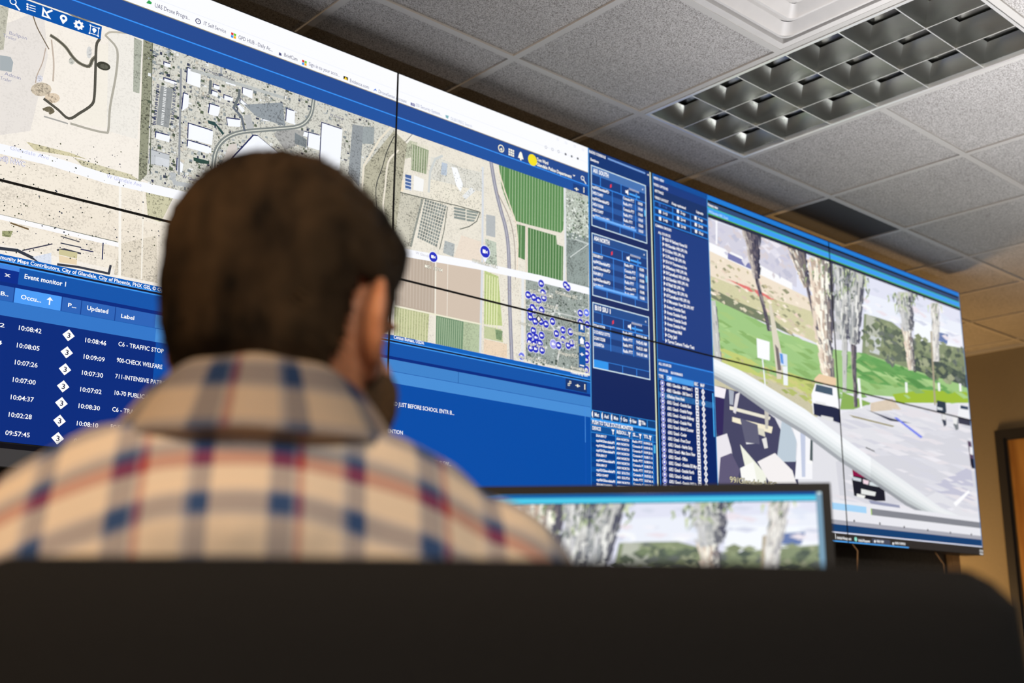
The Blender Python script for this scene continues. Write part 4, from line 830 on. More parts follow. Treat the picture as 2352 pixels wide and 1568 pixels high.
    for q, c in (([(1962, 1070), (1992, 1082), (1990, 1086), (1963, 1076)], (240, 170, 190)), ([(1958, 1094), (1978, 1099), (1978, 1106), (1959, 1102)], (206, 214, 222)), ([(1982, 1100), (1996, 1104), (1994, 1113), (1983, 1110)], (240, 214, 226)), ([(1997, 1106), (2020, 1110), (2019, 1118), (1997, 1114)], (214, 222, 226)), ([(1978, 1122), (2012, 1130), (2010, 1139), (1978, 1134)], (230, 232, 230)), ([(1968, 1133), (1988, 1138), (1985, 1144), (1968, 1140)], (240, 240, 236)),
                 ([(1995, 1148), (2066, 1160), (2068, 1168), (2000, 1156)], (150, 154, 180)), ([(2152, 919), (2172, 923), (2174, 945), (2170, 950), (2152, 945)], (46, 60, 76)), ([(2153, 934), (2165, 937), (2165, 942), (2153, 940)], (214, 222, 226)), ([(2163, 950), (2172, 952), (2174, 975), (2169, 980), (2163, 962)], (60, 66, 84)), ([(2164, 950), (2173, 952), (2172, 965), (2163, 962)], (226, 226, 226)),
                 ([(2203, 928), (2228, 934), (2229, 962), (2200, 956)], (240, 242, 246)), ([(2206, 930), (2224, 934), (2224, 941), (2206, 938)], (54, 70, 96)), ([(2200, 958), (2229, 964), (2229, 978), (2202, 972)], (60, 62, 80)), ([(2190, 960), (2200, 962), (2202, 985), (2196, 988), (2190, 975)], (120, 126, 132)), ([(2188, 957), (2200, 960), (2198, 975), (2190, 972)], (236, 236, 236)),
                 ([(2222, 1012), (2230, 1014), (2236, 1045), (2238, 1070), (2230, 1070), (2225, 1030)], (90, 70, 96)), ([(2227, 1025), (2233, 1027), (2235, 1045), (2228, 1042)], (240, 240, 244)), ([(2228, 1052), (2238, 1054), (2240, 1076), (2232, 1075)], (24, 28, 50)), ([(1989, 1026), (2008, 1035), (2015, 1044), (2010, 1038), (1988, 1028)], (50, 50, 40))): P(q, c)
    # the camera's own pale mast crossing the view, rounded by tone
    top = [(1637, 822), (1700, 850), (1760, 885), (1850, 940), (1930, 1000), (2000, 1050), (2100, 1120), (2160, 1165), (2250, 1205)]
    bot = [(1640, 868), (1700, 902), (1760, 945), (1850, 1000), (1930, 1060), (2000, 1105), (2080, 1160), (2130, 1185), (2250, 1225)]
    for k, c in enumerate([(244, 247, 250), (248, 250, 252), (240, 244, 246), (226, 232, 234), (204, 210, 212), (164, 168, 174)]):
        f0, f1 = k / 6, (k + 1) / 6
        for i in range(8):
            a, b, c0, d = top[i], top[i + 1], bot[i], bot[i + 1]
            g = lambda p, q, f: (p[0] + (q[0] - p[0]) * f, p[1] + (q[1] - p[1]) * f)
            P([g(a, c0, f0), g(b, d, f0), g(b, d, f1), g(a, c0, f1)], tuple(min(255, v - (10 if i > 4 else 0)) for v in c))
    Sx.L = L
S.L = 3; n0 = len(S.polys); video(S, lambda x, y: (x, y))
vp = S.polys[n0:]; del S.polys[n0:]
for pts, L, col in vp:                               # the picture ends at its window
    for ax, val, less in ((0, XP, False), (0, XE - .001, True), (1, zb3, True), (1, ZB + .05, False)):
        if len(pts) > 2: pts = clip(pts, ax, val, less)
    if len(pts) > 2: S.polys.append((pts, L, col))
S.L = 15
S.T('99/Glendale NEC', (1676, 1108), (1785, 1115), 15, (20, 20, 20), .05); S.L = 16; S.T('99/Glendale NEC', (1676, 1108), (1785, 1115), 15, (236, 228, 190), .0)
zp = [SZ(1946, y) for y in (1152, 1180, 1196, 1206, 1220, 1227)]
S.L = 14; S.wrect(.8, SZ(1946, 1150), XE, SZ(1946, 1196), (232, 232, 238)); S.L = 15
S.wrect(SX(1910, 1155), SZ(1946, 1158), SX(1990, 1170), SZ(1946, 1173), (166, 212, 246)); S.wrect(SX(2000, 1170), SZ(1999, 1167), XE - .004, SZ(1999, 1182), (132, 134, 142)); S.L = 16; S.wrect(SX(2000, 1170), SZ(1999, 1167), SX(2000, 1170) + .006, SZ(1999, 1182), (170, 220, 60))
S.wrect(XP, SZ(1946, 1196), XE, SZ(1946, 1206), (168, 168, 178)); S.wrect(XP, SZ(1946, 1206), XE, SZ(1946, 1223), (14, 62, 112)); S.wrect(XP, SZ(1946, 1223), XE, SZ(1946, 1227), (224, 228, 244))
for px, py in ((1962, 1196), (2021, 1202), (2077, 1210), (2131, 1217), (2183, 1223), (2231, 1227)): x, z = wallpt(px, py); S.disc(x, z, .006, (30, 32, 40), 8)
S.L = 30; zk = ZB
S.wrect(SX(1918, 1240), SZ(1946, 1228), SX(1918, 1240) + .004, SZ(1946, 1240), W_)
S.T('Initial-Request', (1922, 1237), (1955, 1243), 6, W_, .02); S.T('Initial-Request', (1971, 1243), (1998, 1246), 6, W_, .02); S.rect((2002, 1236), (2045, 1256), (72, 76, 92)); S.L = 31; S.T('VIDEO VIEW', (2013, 1245), (2030, 1247), 5, W_, .03); S.T('RADIO CONSOLE', (2055, 1249), (2079, 1252), 5, W_, .03)
x, z = wallpt(1965, 1238); S.disc(x, z, .010, (150, 230, 210)); x, z = wallpt(2009, 1243); S.disc(x, z, .006, W_); x, z = wallpt(2051, 1248); S.disc(x, z, .006, W_)
S.wrect(.9, ZB + .008, SX(2087, 1258), ZB + .003, (80, 170, 250)); S.T('10:09', (2249, 1266), (2261, 1268), 4, W_, .03); S.T('3/6/23', (2250, 1273), (2262, 1275), 4, W_, .03)
S.L = 20; S.wrect(XE - .008, ZTOP, XE, ZB, (110, 150, 200))

# ------------------------------------------------------------------ the eight wall displays
place = [['leftmost column, showing the sandy pit and the industrial quarter', 'second column from the left, showing the green crop fields', 'third column, showing source lists and the palm trunks', 'rightmost column, showing palms and the street far off'],
         ['leftmost column, showing rows of event times', 'second column from the left, mostly plain blue', 'third column, showing the truck underside', 'rightmost column, showing the red car and small cars']]
short = [['upper left display of the video wall with satellite map of sandy pit and industrial blocks', 'upper display with green crop fields on its map and white browser strip', 'upper display with camera tree list and sunlit palm trunks', 'upper right display at the wall end with palms over green verge'],
         ['lower left display with event times and white number diamonds', 'lower display mostly plain blue, under the crop field map', 'lower display with source list and truck underside under pale pole', 'lower right display at the wall end with red car and pale street']]
for r in range(2):
    for c in range(4):
        x0 = (c - 2) * W0; x1 = x0 + W0; z1 = ZTOP - r * H0; z0 = z1 - H0
        cx, cz = (x0 + x1) / 2, z0
        t = thing('wall_display', short[r][c], 'display', (cx, 0, cz), 0, 'displays of the video wall')
        obj('housing', BX(-W0 / 2 + .0004, W0 / 2 - .0004, .0015, .095, .0004, H0 - .0004), M_black, t)
        bm = bmesh.new(); e = .0032
        box(bm, -W0 / 2 + .0004, -W0 / 2 + e, -.0012, .0015, .0004, H0 - .0004); box(bm, W0 / 2 - e, W0 / 2 - .0004, -.0012, .0015, .0004, H0 - .0004)
        box(bm, -W0 / 2 + e, W0 / 2 - e, -.0012, .0015, .0004, e); box(bm, -W0 / 2 + e, W0 / 2 - e, -.0012, .0015, H0 - e, H0 - .0004)
        obj('bezel', bm, M_bezel, t)
        sheet_mesh('screen', S.polys, x0 + e, x1 - e, z0 + e, z1 - e, M_pic, t, lambda x, z, l, cx=cx, cz=cz: (x - cx, -l + .001, z - cz))

# frame that carries them, standing on the floor
t = thing('display_stand', 'dark stand with tan posts carrying the video wall', 'stand', (0, 0, 0))
POST1 = SX(1932, 1255); POST2 = SX(2243, 1290)
for x in (-2.0, -.9, .3, POST1, POST2): 
    obj('post', BX(x - .03, x + .03, .10, .14, 0, ZTOP - .12), M_tan, t)
for z in (ZTOP - .35, ZB + .33): obj('rail', BX(-2.4, 2.41, .10, .14, z, z + .05), M_steel, t)
obj('skirt_panel', BX(-2.42, 2.40, .16, .175, .0, ZB + .02), M_dark, t)
for pts, lb in (([(1.26, .05, ZB + .05), (1.25, -.02, ZB - .03), (1.20, -.03, ZB - .25), (1.2, -.12, .02)], 'thin cable hanging under the second lower display from the wall end'), ([(1.98, .05, ZB + .05), (1.98, -.02, ZB - .06), (1.97, -.03, ZB - .4), (1.97, -.12, .02)], 'thin cable hanging under the right end of the video wall')):
    tag(obj('cable', tube(bmesh.new(), pts, .0028, 6), M_tan), lb, 'cable')

# ------------------------------------------------------------------ room shell
GX, GY, T_ = .3312, -.1916, .6096
XW = 4.13
def struct(o): o['kind'] = 'structure'; return o
struct(obj('floor', BX(-8, XW + .1, -6, 3, -.05, 0), M_floor))
struct(obj('wall_right', BX(XW, XW + .12, -6, 3, 0, CEIL + .05), M_wall))
struct(obj('wall_back', BX(-8, XW, 1.9, 2.0, 0, CEIL + .05), M_wall))
bm = bmesh.new(); tees = bmesh.new()
skip = {(-1, 0), (-1, 1), (-2, 1), (1, -1)}
for i in range(-12, 7):
    for j in range(-4, 9):
        x0 = GX + i * T_; y1 = GY - j * T_; x1 = min(x0 + T_, XW); y0 = y1 - T_
        if x0 >= XW or (i, j) in skip: continue
        box(bm, x0 + .004, x1 - .004, y0 + .004, y1 - .004, CEIL + .006, CEIL + .02)
struct(obj('ceiling', bm, M_tile))
for i in range(-12, 7): box(tees, GX + i * T_ - .012, GX + i * T_ + .012, -5.8, 1.9, CEIL - .001, CEIL + .0065)
for j in range(-3, 10):
    for xa, xb in (((-7.2, GX - T_), (GX, XW)) if j == 1 else ((-7.2, XW),)):      # the light spans two modules
        box(tees, xa, xb, GY - j * T_ - .012, GY - j * T_ + .012, CEIL - .0015, CEIL + .006)
struct(obj('trim_1', tees, M_tee))
struct(obj('trim_2', BX(XW - .02, XW, -5.8, 1.9, CEIL - .02, CEIL + .006), M_tee))
struct(obj('baseboard_right', BX(XW - .012, XW, -.8, 1.9, 0, .1), M_black))

# return grille
t = thing('return_air_grille', 'dark perforated return air grille above the video wall', 'vent', (GX + 1.5 * T_, GY + .16, CEIL))
M_gr = mat('dark_grille', (.07, .066, .062), .6)
bm = bmesh.new()
for k in range(58): x = -.285 + k * .01; box(bm, x, x + .0045, -.15, .15, .004, .006)
for k in range(30): y = -.15 + k * .01; box(bm, -.29, .29, y, y + .0045, .0035, .0055)
obj('perforated_face', bm, M_gr, t); obj('duct_box', BX(-.29, .29, -.15, .15, .05, .06), M_black, t)
bm = bmesh.new(); box(bm, -.293, .293, .145, .17, .0, .008); obj('frame', bm, M_tee, t)
tag(obj('ceiling_panel_strip', BX(GX + T_ + .01, GX + 2 * T_ - .01, GY + .34, GY + T_ - .012, CEIL + .006, CEIL + .02), M_tile), 'narrow ceiling panel strip between the grille and the video wall', 'ceiling panel')

# recessed parabolic light, switched off
M_lou = mat('satin_aluminium_louver', (.66, .67, .64), .26, 1.0, 6, .1)
M_edge = mat('bright_louver_edge', (.9, .9, .88), .35, 0.6)
M_ref = mat('aluminium_reflector', (.55, .54, .50), .3, 1.0)
lx0, lx1 = GX - T_ + .014, GX - .014; ly1, ly0 = GY - .014, GY - 2 * T_ + .014
t = thing('ceiling_light', 'unlit recessed ceiling light with a mirrored eighteen cell louver', 'ceiling light', ((lx0 + lx1) / 2, (ly0 + ly1) / 2, CEIL))
hx, hy = (lx1 - lx0) / 2, (ly1 - ly0) / 2
bm = bmesh.new()
for a in ((-hx, -hx + .013, -hy, hy), (hx - .013, hx, -hy, hy), (-hx + .01, hx - .01, -hy, -hy + .010), (-hx + .01, hx - .01, hy - .010, hy)): box(bm, *a, -.004, .012)
obj('frame', bm, M_edge, t)
bm = bmesh.new()
for a in ((-hx - .003, -hx, -hy, hy), (hx, hx + .003, -hy, hy), (-hx, hx, -hy - .003, -hy), (-hx, hx, hy, hy + .003)): box(bm, *a, .0, .15)
box(bm, -hx, hx, -hy, hy, .15, .16)
obj('housing', bm, M_black, t)
def blade(bm, a, b, dirx, wtop, ztop=.072, half=0):
    """parabolic V blade: sharp at the bottom, wide at the top; a..b along its length"""
    prof = []
    for k in range(9):
        s = k / 8; prof.append((.0012 + wtop * s ** 1.7, s * ztop))
    sides = ([1, -1] if half == 0 else [half])
    for sd in sides:
        for (w1, z1), (w2, z2) in zip(prof, prof[1:]):
            if dirx: q = [(a, sd * w1, z1), (b, sd * w1, z1), (b, sd * w2, z2), (a, sd * w2, z2)]
            else: q = [(sd * w1, a, z1), (sd * w1, b, z1), (sd * w2, b, z2), (sd * w2, a, z2)]
            yield q
def blades(name, pos, dirx, a, b, wtop, half=0):
    bm = bmesh.new()
    for q in blade(bm, a, b, dirx, wtop, half=half):
        vs = [bm.verts.new((x + (0 if dirx else pos), y + (pos if dirx else 0), z)) for x, y, z in q]; bm.faces.new(vs)
    bmesh.ops.remove_doubles(bm, verts=bm.verts[:], dist=1e-6)
    o = obj(name, bm, M_lou, t, True); e = bmesh.new()
    if dirx: box(e, a, b, pos - .0014, pos + .0014, -.001, .0006)
    else: box(e, pos - .0014, pos + .0014, a, b, -.001, .0006)
    obj('blade_edge', e, M_edge, o); return o
for k in range(4): blades('louver_blade', -hx + .01 + (2 * hx - .02) * k / 3, False, -hy + .01, hy - .01, .022, {0: 1, 3: -1}.get(k, 0))
for k in range(7): blades('cross_blade', -hy + .01 + (2 * hy - .02) * k / 6, True, -hx + .01, hx - .01, .030, {0: 1, 6: -1}.get(k, 0))
bm = bmesh.new()
for k in range(3):
    xc = -hx + .01 + (2 * hx - .02) * (k + .5) / 3; wv = (2 * hx - .02) / 6; rg = []
    for s in range(13):
        u = -1 + s / 6; rg.append((xc + u * wv, .0715 + .045 * (1 - u * u)))
    for (xa, za), (xb, zb) in zip(rg, rg[1:]):
        bm.faces.new([bm.verts.new(v) for v in ((xa, -hy, za), (xb, -hy, zb), (xb, hy, zb), (xa, hy, za))])
bmesh.ops.remove_doubles(bm, verts=bm.verts[:], dist=1e-6); obj('reflector', bm, M_ref, t, True)
M_tube = mat('unlit_fluorescent_tube', (.75, .75, .70), .3)
for k in range(3):
    xc = -hx + .01 + (2 * hx - .02) * (k + .5) / 3
    obj('fluorescent_tube', tube(bmesh.new(), [(xc, -hy + .02, .092), (xc, hy - .02, .092)], .0127, 12), M_tube, t, True)

# supply diffuser
t = thing('air_diffuser', 'white square stepped air diffuser beside the ceiling light', 'vent', (GX - 1.5 * T_, GY - 1.5 * T_, CEIL))
h = T_ / 2 - .012
def ring(bm, o1, z1, o2, z2, rad=.0):
    def rr(o, z):
        r = max(.004, o * rad); pts = []
        for cx, cy, a0 in ((o - r, o - r, 0), (-o + r, o - r, 90), (-o + r, -o + r, 180), (o - r, -o + r, 270)):
            for k in range(5): a = math.radians(a0 + 22.5 * k); pts.append(bm.verts.new((cx + r * math.cos(a), cy + r * math.sin(a), z)))
        return pts
    A_, B2 = rr(o1, z1), rr(o2, z2); n = len(A_)
    for k in range(n): bm.faces.new((A_[k], A_[(k + 1) % n], B2[(k + 1) % n], B2[k]))
bm = bmesh.new(); ring(bm, h, 0, h - .028, -.002); ring(bm, h, 0, h, .012); ring(bm, h - .028, -.002, h - .034, .03); obj('frame', bm, M_white, t)
for k in range(3):
    o = h - .040 - k * .078; bm = bmesh.new()
    ring(bm, o, .004, o - .006, -.003, .10); ring(bm, o - .006, -.003, o - .016, -.004, .11); ring(bm, o - .016, -.004, o - .046, .022, .14); ring(bm, o - .046, .022, o - .070, .060, .2); obj('cone', bm, M_white, t, True)
bm = bmesh.new(); box(bm, -.05, .05, -.05, .05, .0, .006, .002); obj('centre_plate', bm, M_white, t)
bm = bmesh.new(); box(bm, -h, h, -h, h, .09, .10); obj('neck_plate', bm, M_dark, t)

# door on the right wall
def wallx(px, py): 
    d = ray(px, py); p = CAM + d * ((XW - CAM.x) / d.x); return p
dc = wallx(2288, 990); DT = dc.z; DY = dc.y
M_df = mat('dark_door_frame', (.022, .022, .026), .4); M_dw = mat('honey_wood_door', (.42, .22, .06), .4, 0, 14, .4, stretch=(1, 1, .12), col2=(.26, .12, .03))
d = thing('door_1', 'honey wood door in a dark metal frame on the beige wall', 'door', (XW, DY - .5, 0)); d['kind'] = 'structure'
bm = bmesh.new(); box(bm, -.03, .0, .5 - .055, .5, 0, DT); box(bm, -.03, .0, -.55, -.495, 0, DT); box(bm, -.03, .0, -.495, .445, DT - .055, DT)
box(bm, -.018, .0, .43, .445, 0, DT - .055); box(bm, -.018, .0, -.495, -.48, 0, DT - .055); box(bm, -.018, 0, -.48, .43, DT - .07, DT - .055); obj('door_frame', bm, M_df, d)
obj('door_leaf', BX(-.010, .0, -.48, .43, .01, DT - .07), M_dw, d)
hd = bmesh.new(); tube(hd, [(-.012, -.40, 1.0), (-.06, -.40, 1.0), (-.06, -.30, 1.0)], .009, 10); obj('handle', hd, M_steel, d)

# ------------------------------------------------------------------ desk and monitor
mr = LD(0, 0, 0)
def at_depth(px, py, q):
    return CAM + ray(px, py) * q
QR = 1.36; pr_ = at_depth(1907, 1108, QR); ql = QR / .956
pl_ = at_depth(1130, 1121, ql)
# horizontal direction along the monitor's top edge
ex = Vector((pr_.x - pl_.x, pr_.y - pl_.y, 0)).normalized(); nrm = Vector((ex.y, -ex.x, 0))     # nrm points to the viewer
MW, MH = .615, .35
mtop = pr_.z; org = pr_ - ex * MW; org.z = mtop - MH                                              # lower left corner of the front
ang = math.atan2(ex.y, ex.x)
DTOP = .70
t = thing('desk_monitor', 'black framed desk monitor showing palm trunks under two cyan bars', 'monitor', (org.x, org.y, 0), ang)
def monpt(px, py):
    d = ray(px, py); n = nrm; tt = (pr_ - CAM).dot(n) / d.dot(n); p = CAM + d * tt - org
    return (p.dot(ex), p.z)
zb_ = mtop - MH
bm = bmesh.new(); f = .011
box(bm, 0, f, -.001, .02, zb_, mtop); box(bm, MW - f, MW, -.001, .02, zb_, mtop); box(bm, f, MW - f, -.001, .02, mtop - f, mtop); box(bm, f, MW - f, -.001, .02, zb_, zb_ + .018)
obj('bezel', bm, M_bezel, t)
obj('rear_housing', BX(.004, MW - .004, .02, .045, zb_ + .004, mtop - .004, bev=.006), M_black, t)
Q = Sheet(monpt)
Q.L = 0; Q.wrect(0, MH, MW, 0, (232, 236, 244))
n0 = len(Q.polys)
def K(x, y):                                        # wall reading -> where the same detail shows on the monitor
    wx, wz = wallpt(x, y); u = (wx - SX(1985, 700)) / (SX(2205, 700) - SX(1985, 700)); v = (SZ(2078, 670) - wz) / (SZ(2078, 670) - SZ(2083, 752))
    return (1425 + u * 510, 1148 + (1 if 1 else 0) * v * 98 - u * 6)
Q.L = 1; video(Q, K, False)
Q.L = 15
yT = lambda x, y: y - (x - 1905) * .0
def band(y0l, y0r, y1l, y1r, c): Q.poly([(900, y0l + (y0l - y0r) * .3), (1925, y0r), (1925, y1r), (900, y1l + (y1l - y1r) * .3)], c)
band(1118, 1108, 1131, 1120, (6, 110, 190)); band(1126, 1114, 1139, 1126, (0, 150, 214)); band(1138, 1128, 1146, 1136, (0, 84, 160)); band(1145, 1136, 1160, 1148, (74, 200, 232)); band(1158, 1148, 1160, 1150, (10, 50, 90))
Q.L = 17; x, z = monpt(1882, 1131); Q.disc(x, z, .0022, (230, 250, 255), 10)
Q.wrect(MW - f - .007, MH - f, MW - f, 0, (120, 156, 180))
sheet_mesh('screen', Q.polys, f, MW - f, .018, MH - f, M_pic, t, lambda x, z, l: (x, -l * .5 + .0005, z + zb_))
obj('stand_neck', BX(MW / 2 - .03, MW / 2 + .03, .045, .065, DTOP + .012, zb_ + .2, bev=.004), M_black, t)
obj('stand_base', BX(MW / 2 - .12, MW / 2 + .12, -.06, .12, DTOP + .0005, DTOP + .014, bev=.004), M_black, t)
dk = thing('desk', 'grey laminate desk under the monitor', 'desk', (org.x, org.y, 0), ang)
obj('desktop', BX(-.75, 1.1, -.27, .28, DTOP - .028, DTOP, bev=.004), M_desk, dk)
for x in (-.7, 1.05): obj('side_panel', BX(x - .02, x + .02, -.28, .25, 0, DTOP - .028), M_desk, dk)
obj('modesty_panel', BX(-.68, 1.03, .22, .24, .15, DTOP - .028), M_desk, dk)

# ------------------------------------------------------------------ office chair in the foreground
CL = at_depth(-280, 1256, .50); CR = at_depth(2510, 1300, .66)
cx_ = Vector((CR.x - CL.x, CR.y - CL.y, 0)); cw = cx_.length; cxd = cx_.normalized(); cyd = Vector((-cxd.y, cxd.x, 0))       # cyd points away from the camera
cmid = (CL + CR) / 2; ca = math.atan2(cxd.y, cxd.x)
CT = (CL.z + CR.z) / 2
ch = thing('office_chair', 'black fabric office chair seen from behind, filling the foreground', 'chair', (cmid.x, cmid.y, 0), ca)
bm = bmesh.new(); NX, NZ = 28, 22; hw = cw / 2; zb0 = .50; zt0 = CT
def chair_back(u, v, side):
    # u -1..1 across, v 0..1 up; gently wrapped, padded, rounded corners
    ww = hw * (1 - .10 * (1 - v) ** 2); x = u * ww
    z = zb0 + (zt0 - zb0) * v - (.030 * max(0, abs(u) - .86) ** 1.5 * 14) * (1 if v > .5 else -1) * abs(2 * v - 1) ** 4
    z += (CR.z - CL.z) / 2 * u * v
    pad = .030 * (1 - abs(u) ** 6) ** .5 * (1 - abs(2 * v - 1) ** 8) ** .5
    y = .055 * u * u + .03 * (v - .35) ** 2 - (.02 * math.exp(-((v - .3) / .2) ** 2))
    return (x, y - pad if side < 0 else y + pad + .004, z)
for side in (-1, 1):
    g = [[bm.verts.new(chair_back(-1 + 2 * i / NX, j / NZ, side)) for i in range(NX + 1)] for j in range(NZ + 1)]
    for j in range(NZ):
        for i in range(NX): bm.faces.new((g[j][i], g[j][i + 1], g[j + 1][i + 1], g[j + 1][i]))
    if side < 0: ga = g
    else: gb = g
def rim(idx): return [ga[j][i] for j, i in idx], [gb[j][i] for j, i in idx]
loop = [(0, i) for i in range(NX)] + [(j, NX) for j in range(NZ)] + [(NZ, i) for i in range(NX, 0, -1)] + [(j, 0) for j in range(NZ, 0, -1)]
ra, rb = rim(loop)
for k in range(len(loop)): bm.faces.new((ra[k], ra[(k + 1) % len(loop)], rb[(k + 1) % len(loop)], rb[k]))
obj('backrest', bm, M_chair, ch, True)
bm = bmesh.new(); box(bm, -.25, .25, .07, .55, .395, .455, .02); obj('seat', bm, M_chair, ch, True)
bm = bmesh.new(); tube(bm, [(0, .2, .38), (0, .02, .40), (0, -.03, .52), (0, -.02, .72)], [.03, .03, .028, .022], 10); obj('back_bracket', bm, M_black, ch, True)
obj('gas_column', tube(bmesh.new(), [(0, .3, .395), (0, .3, .12)], [.03, .025], 14), M_steel, ch, True)
bs = None
for k in range(5):
    a = k * 2 * PI / 5 + .3; L0 = .30
    lg = obj('base_leg', tube(bmesh.new(), [(0, .3, .12), (L0 * math.cos(a), .3 + L0 * math.sin(a), .075)], [.026, .016], 8), M_black, ch)
    x, y = L0 * math.cos(a), .3 + L0 * math.sin(a)
    obj('caster', tube(bmesh.new(), [(x - .02 * math.sin(a), y + .02 * math.cos(a), .028), (x + .02 * math.sin(a), y - .02 * math.cos(a), .028)], .028, 14), M_black, ch, True)
for sx in (-1, 1):
    ar = bmesh.new(); tube(ar, [(sx * .27, .3, .44), (sx * .30, .3, .5), (sx * .30, .3, .63)], .017, 10); box(ar, sx * .30 - .035, sx * .30 + .035, .17, .42, .625, .655, .01); obj('armrest', ar, M_black, ch, True)

# ------------------------------------------------------------------ person
def skin_material():
    m = mat('skin', (.56, .24, .125), .5, 0, 60, .18, .1, coord='Object'); b = m.node_tree.nodes['Principled BSDF']
    b.inputs['Subsurface Weight'].default_value = .25; b.inputs['Subsurface Radius'].default_value = (.012, .004, .002); b.inputs['Subsurface Scale'].default_value = 1.0
    return m
M_skin = skin_material()
M_hair = mat('brown_hair', (.052, .031, .015), .85, 0, 30, .8, 0, col2=(.005, .0033, .002), spec=.12, stretch=(1, .35, .5))
M_beard = mat('short_beard', (.16, .085, .035), .8, 0, 400, .6, 0, col2=(.05, .03, .015), spec=.2)
M_jean = mat('dark_denim', (.02, .03, .06), .9, 0, 500, .3)
def plaid_material(name, rot=0.0, off=(0, 0)):
    m = bpy.data.materials.new(name); m.use_nodes = True; nt = m.node_tree; b = nt.nodes['Principled BSDF']
    at = nt.nodes.new('ShaderNodeAttribute'); at.attribute_name = 'Weave'; sp = nt.nodes.new('ShaderNodeSeparateXYZ'); nt.links.new(at.outputs['Vector'], sp.inputs[0])
    def ramp(sock, period, stops):
        d = nt.nodes.new('ShaderNodeMath'); d.operation = 'DIVIDE'; d.inputs[1].default_value = period; nt.links.new(sock, d.inputs[0])
        f = nt.nodes.new('ShaderNodeMath'); f.operation = 'FRACT'; nt.links.new(d.outputs[0], f.inputs[0])
        cr = nt.nodes.new('ShaderNodeValToRGB'); cr.color_ramp.interpolation = 'CONSTANT'; el = cr.color_ramp.elements
        el[0].position = 0; el[0].color = (*stops[0][1], 1); el[1].position = stops[1][0]; el[1].color = (*stops[1][1], 1)
        for p, c in stops[2:]: e = el.new(p); e.color = (*c, 1)
        nt.links.new(f.outputs[0], cr.inputs[0]); return cr.outputs[0]
    CR_, BL_, RD_, GB = (.74, .62, .49), (.035, .075, .19), (.33, .02, .03), (.34, .35, .42)
    warp = ramp(sp.outputs[0], .0995, [(0, CR_), (.20, GB), (.22, BL_), (.36, GB), (.385, RD_), (.43, CR_), (.68, GB), (.72, BL_), (.84, CR_)])
    weft = ramp(sp.outputs[1], .094, [(0, CR_), (.24, GB), (.28, BL_), (.44, GB), (.48, CR_), (.72, RD_), (.86, BL_), (.94, GB)])
    mx = nt.nodes.new('ShaderNodeMix'); mx.data_type = 'RGBA'; mx.inputs[0].default_value = .5
    nt.links.new(warp, mx.inputs[6]); nt.links.new(weft, mx.inputs[7]); nt.links.new(mx.outputs[2], b.inputs['Base Color']); b.inputs['Roughness'].default_value = .9; b.inputs['Specular IOR Level'].default_value = .15
    return m
M_plaid = plaid_material('plaid_cotton')
def weave(me, fn):
    a = me.attributes.new('Weave', 'FLOAT_VECTOR', 'POINT')
    for i, v in enumerate(me.vertices): a.data[i].vector = fn(v.co)
PC = LD(-.190, .80, 0)                              # under the neck
TY = -.7218 + .20                                   # the torso faces slightly left of the view
pr = thing('person', 'person in plaid shirt seen from behind, head turned right, seated at desk', 'person', (PC.x, PC.y, 0), TY)
# head pose in the person's frame
HO = LD(-.178, .838, 1.151)
Rt = Matrix.Rotation(-TY, 4, 'Z'); hl = Rt @ (HO - Vector((PC.x, PC.y, 0)))
HY = (-.7218 - .38) - TY
HM = Matrix.Translation(hl) @ Matrix.Rotation(HY, 4, 'Z') @ Matrix.Rotation(-.05, 4, 'X')
HSEC = [(-.136, 0, .082, .024, .028), (-.124, 0, .090, .0, .049), (-.104, 0, .093, -.030, .061), (-.078, 0, .092, -.056, .067), (-.048, 0, .092, -.076, .070), (-.02, 0, .090, -.088, .072), (.01, 0, .090, -.095, .074),
        (.04, 0, .090, -.097, .074), (.065, 0, .084, -.092, .071), (.088, 0, .069, -.080, .062), (.105, 0, .048, -.060, .047), (.115, 0, .024, -.036, .028), (.119, 0, .004, -.014, .010)]
def torso(bm, k=0.0, neck=True, hips=True):
    secs = [(.50, 0, .13, -.13, .185), (.62, 0, .12, -.125, .170), (.75, 0, .115, -.115, .175), (.86, 0, .12, -.112, .195), (.92, 0, .118, -.105, .208), (.965, 0, .105, -.097, .200), (1.005, 0, .09, -.086, .176), (1.037, 0, .078, -.072, .142), (1.058, .0, .07, -.060, .098)]
    secs = [(z, c, f + k, b - k, w_ + k) for z, c, f, b, w_ in secs]
    loft(bm, secs, 40, True, 2.25)
SHO = [((s * .170, .0, .944), (s * .215, .03, .85), (s * .25, .07, .74), (s * .21, .20, .71), (s * .155, .335, .724)) for s in (-1, 1)]
# body
bm = bmesh.new(); torso(bm)
tube(bm, [(hl.x * .1, -.01, 1.02), (hl.x * .6, .008, 1.09), (hl.x, hl.y - .0, 1.14)], [.068, .056, .056], 24)
for P5 in SHO:
    tube(bm, [P5[0], P5[1], P5[2], P5[3], P5[4]], [.062, .052, .042, .037, .027], 18); ball(bm, P5[0], .064)
for s in (-1, 1):                                    # hands, resting on the desk edge
    w0 = Vector((s * .155, .335, .724)); pm = w0 + Vector((-s * .01, .055, -.006))
    ball(bm, pm, 1, (.038, .050, .014))
    for i in range(4):
        b0 = pm + Vector(((i - 1.5) * .019, .040, .0)); l = (.068, .078, .074, .058)[i]
        tube(bm, [b0 - Vector((0, .02, 0)), b0 + Vector((0, l * .45, .010)), b0 + Vector((0, l * .75, .003)), b0 + Vector((0, l, -.009))], [.0098, .009, .0083, .007], 10)
    tube(bm, [pm + Vector((-s * .025, -.02, 0)), pm + Vector((-s * .052, .008, -.003)), pm + Vector((-s * .058, .036, -.008))], [.012, .010, .008], 10)
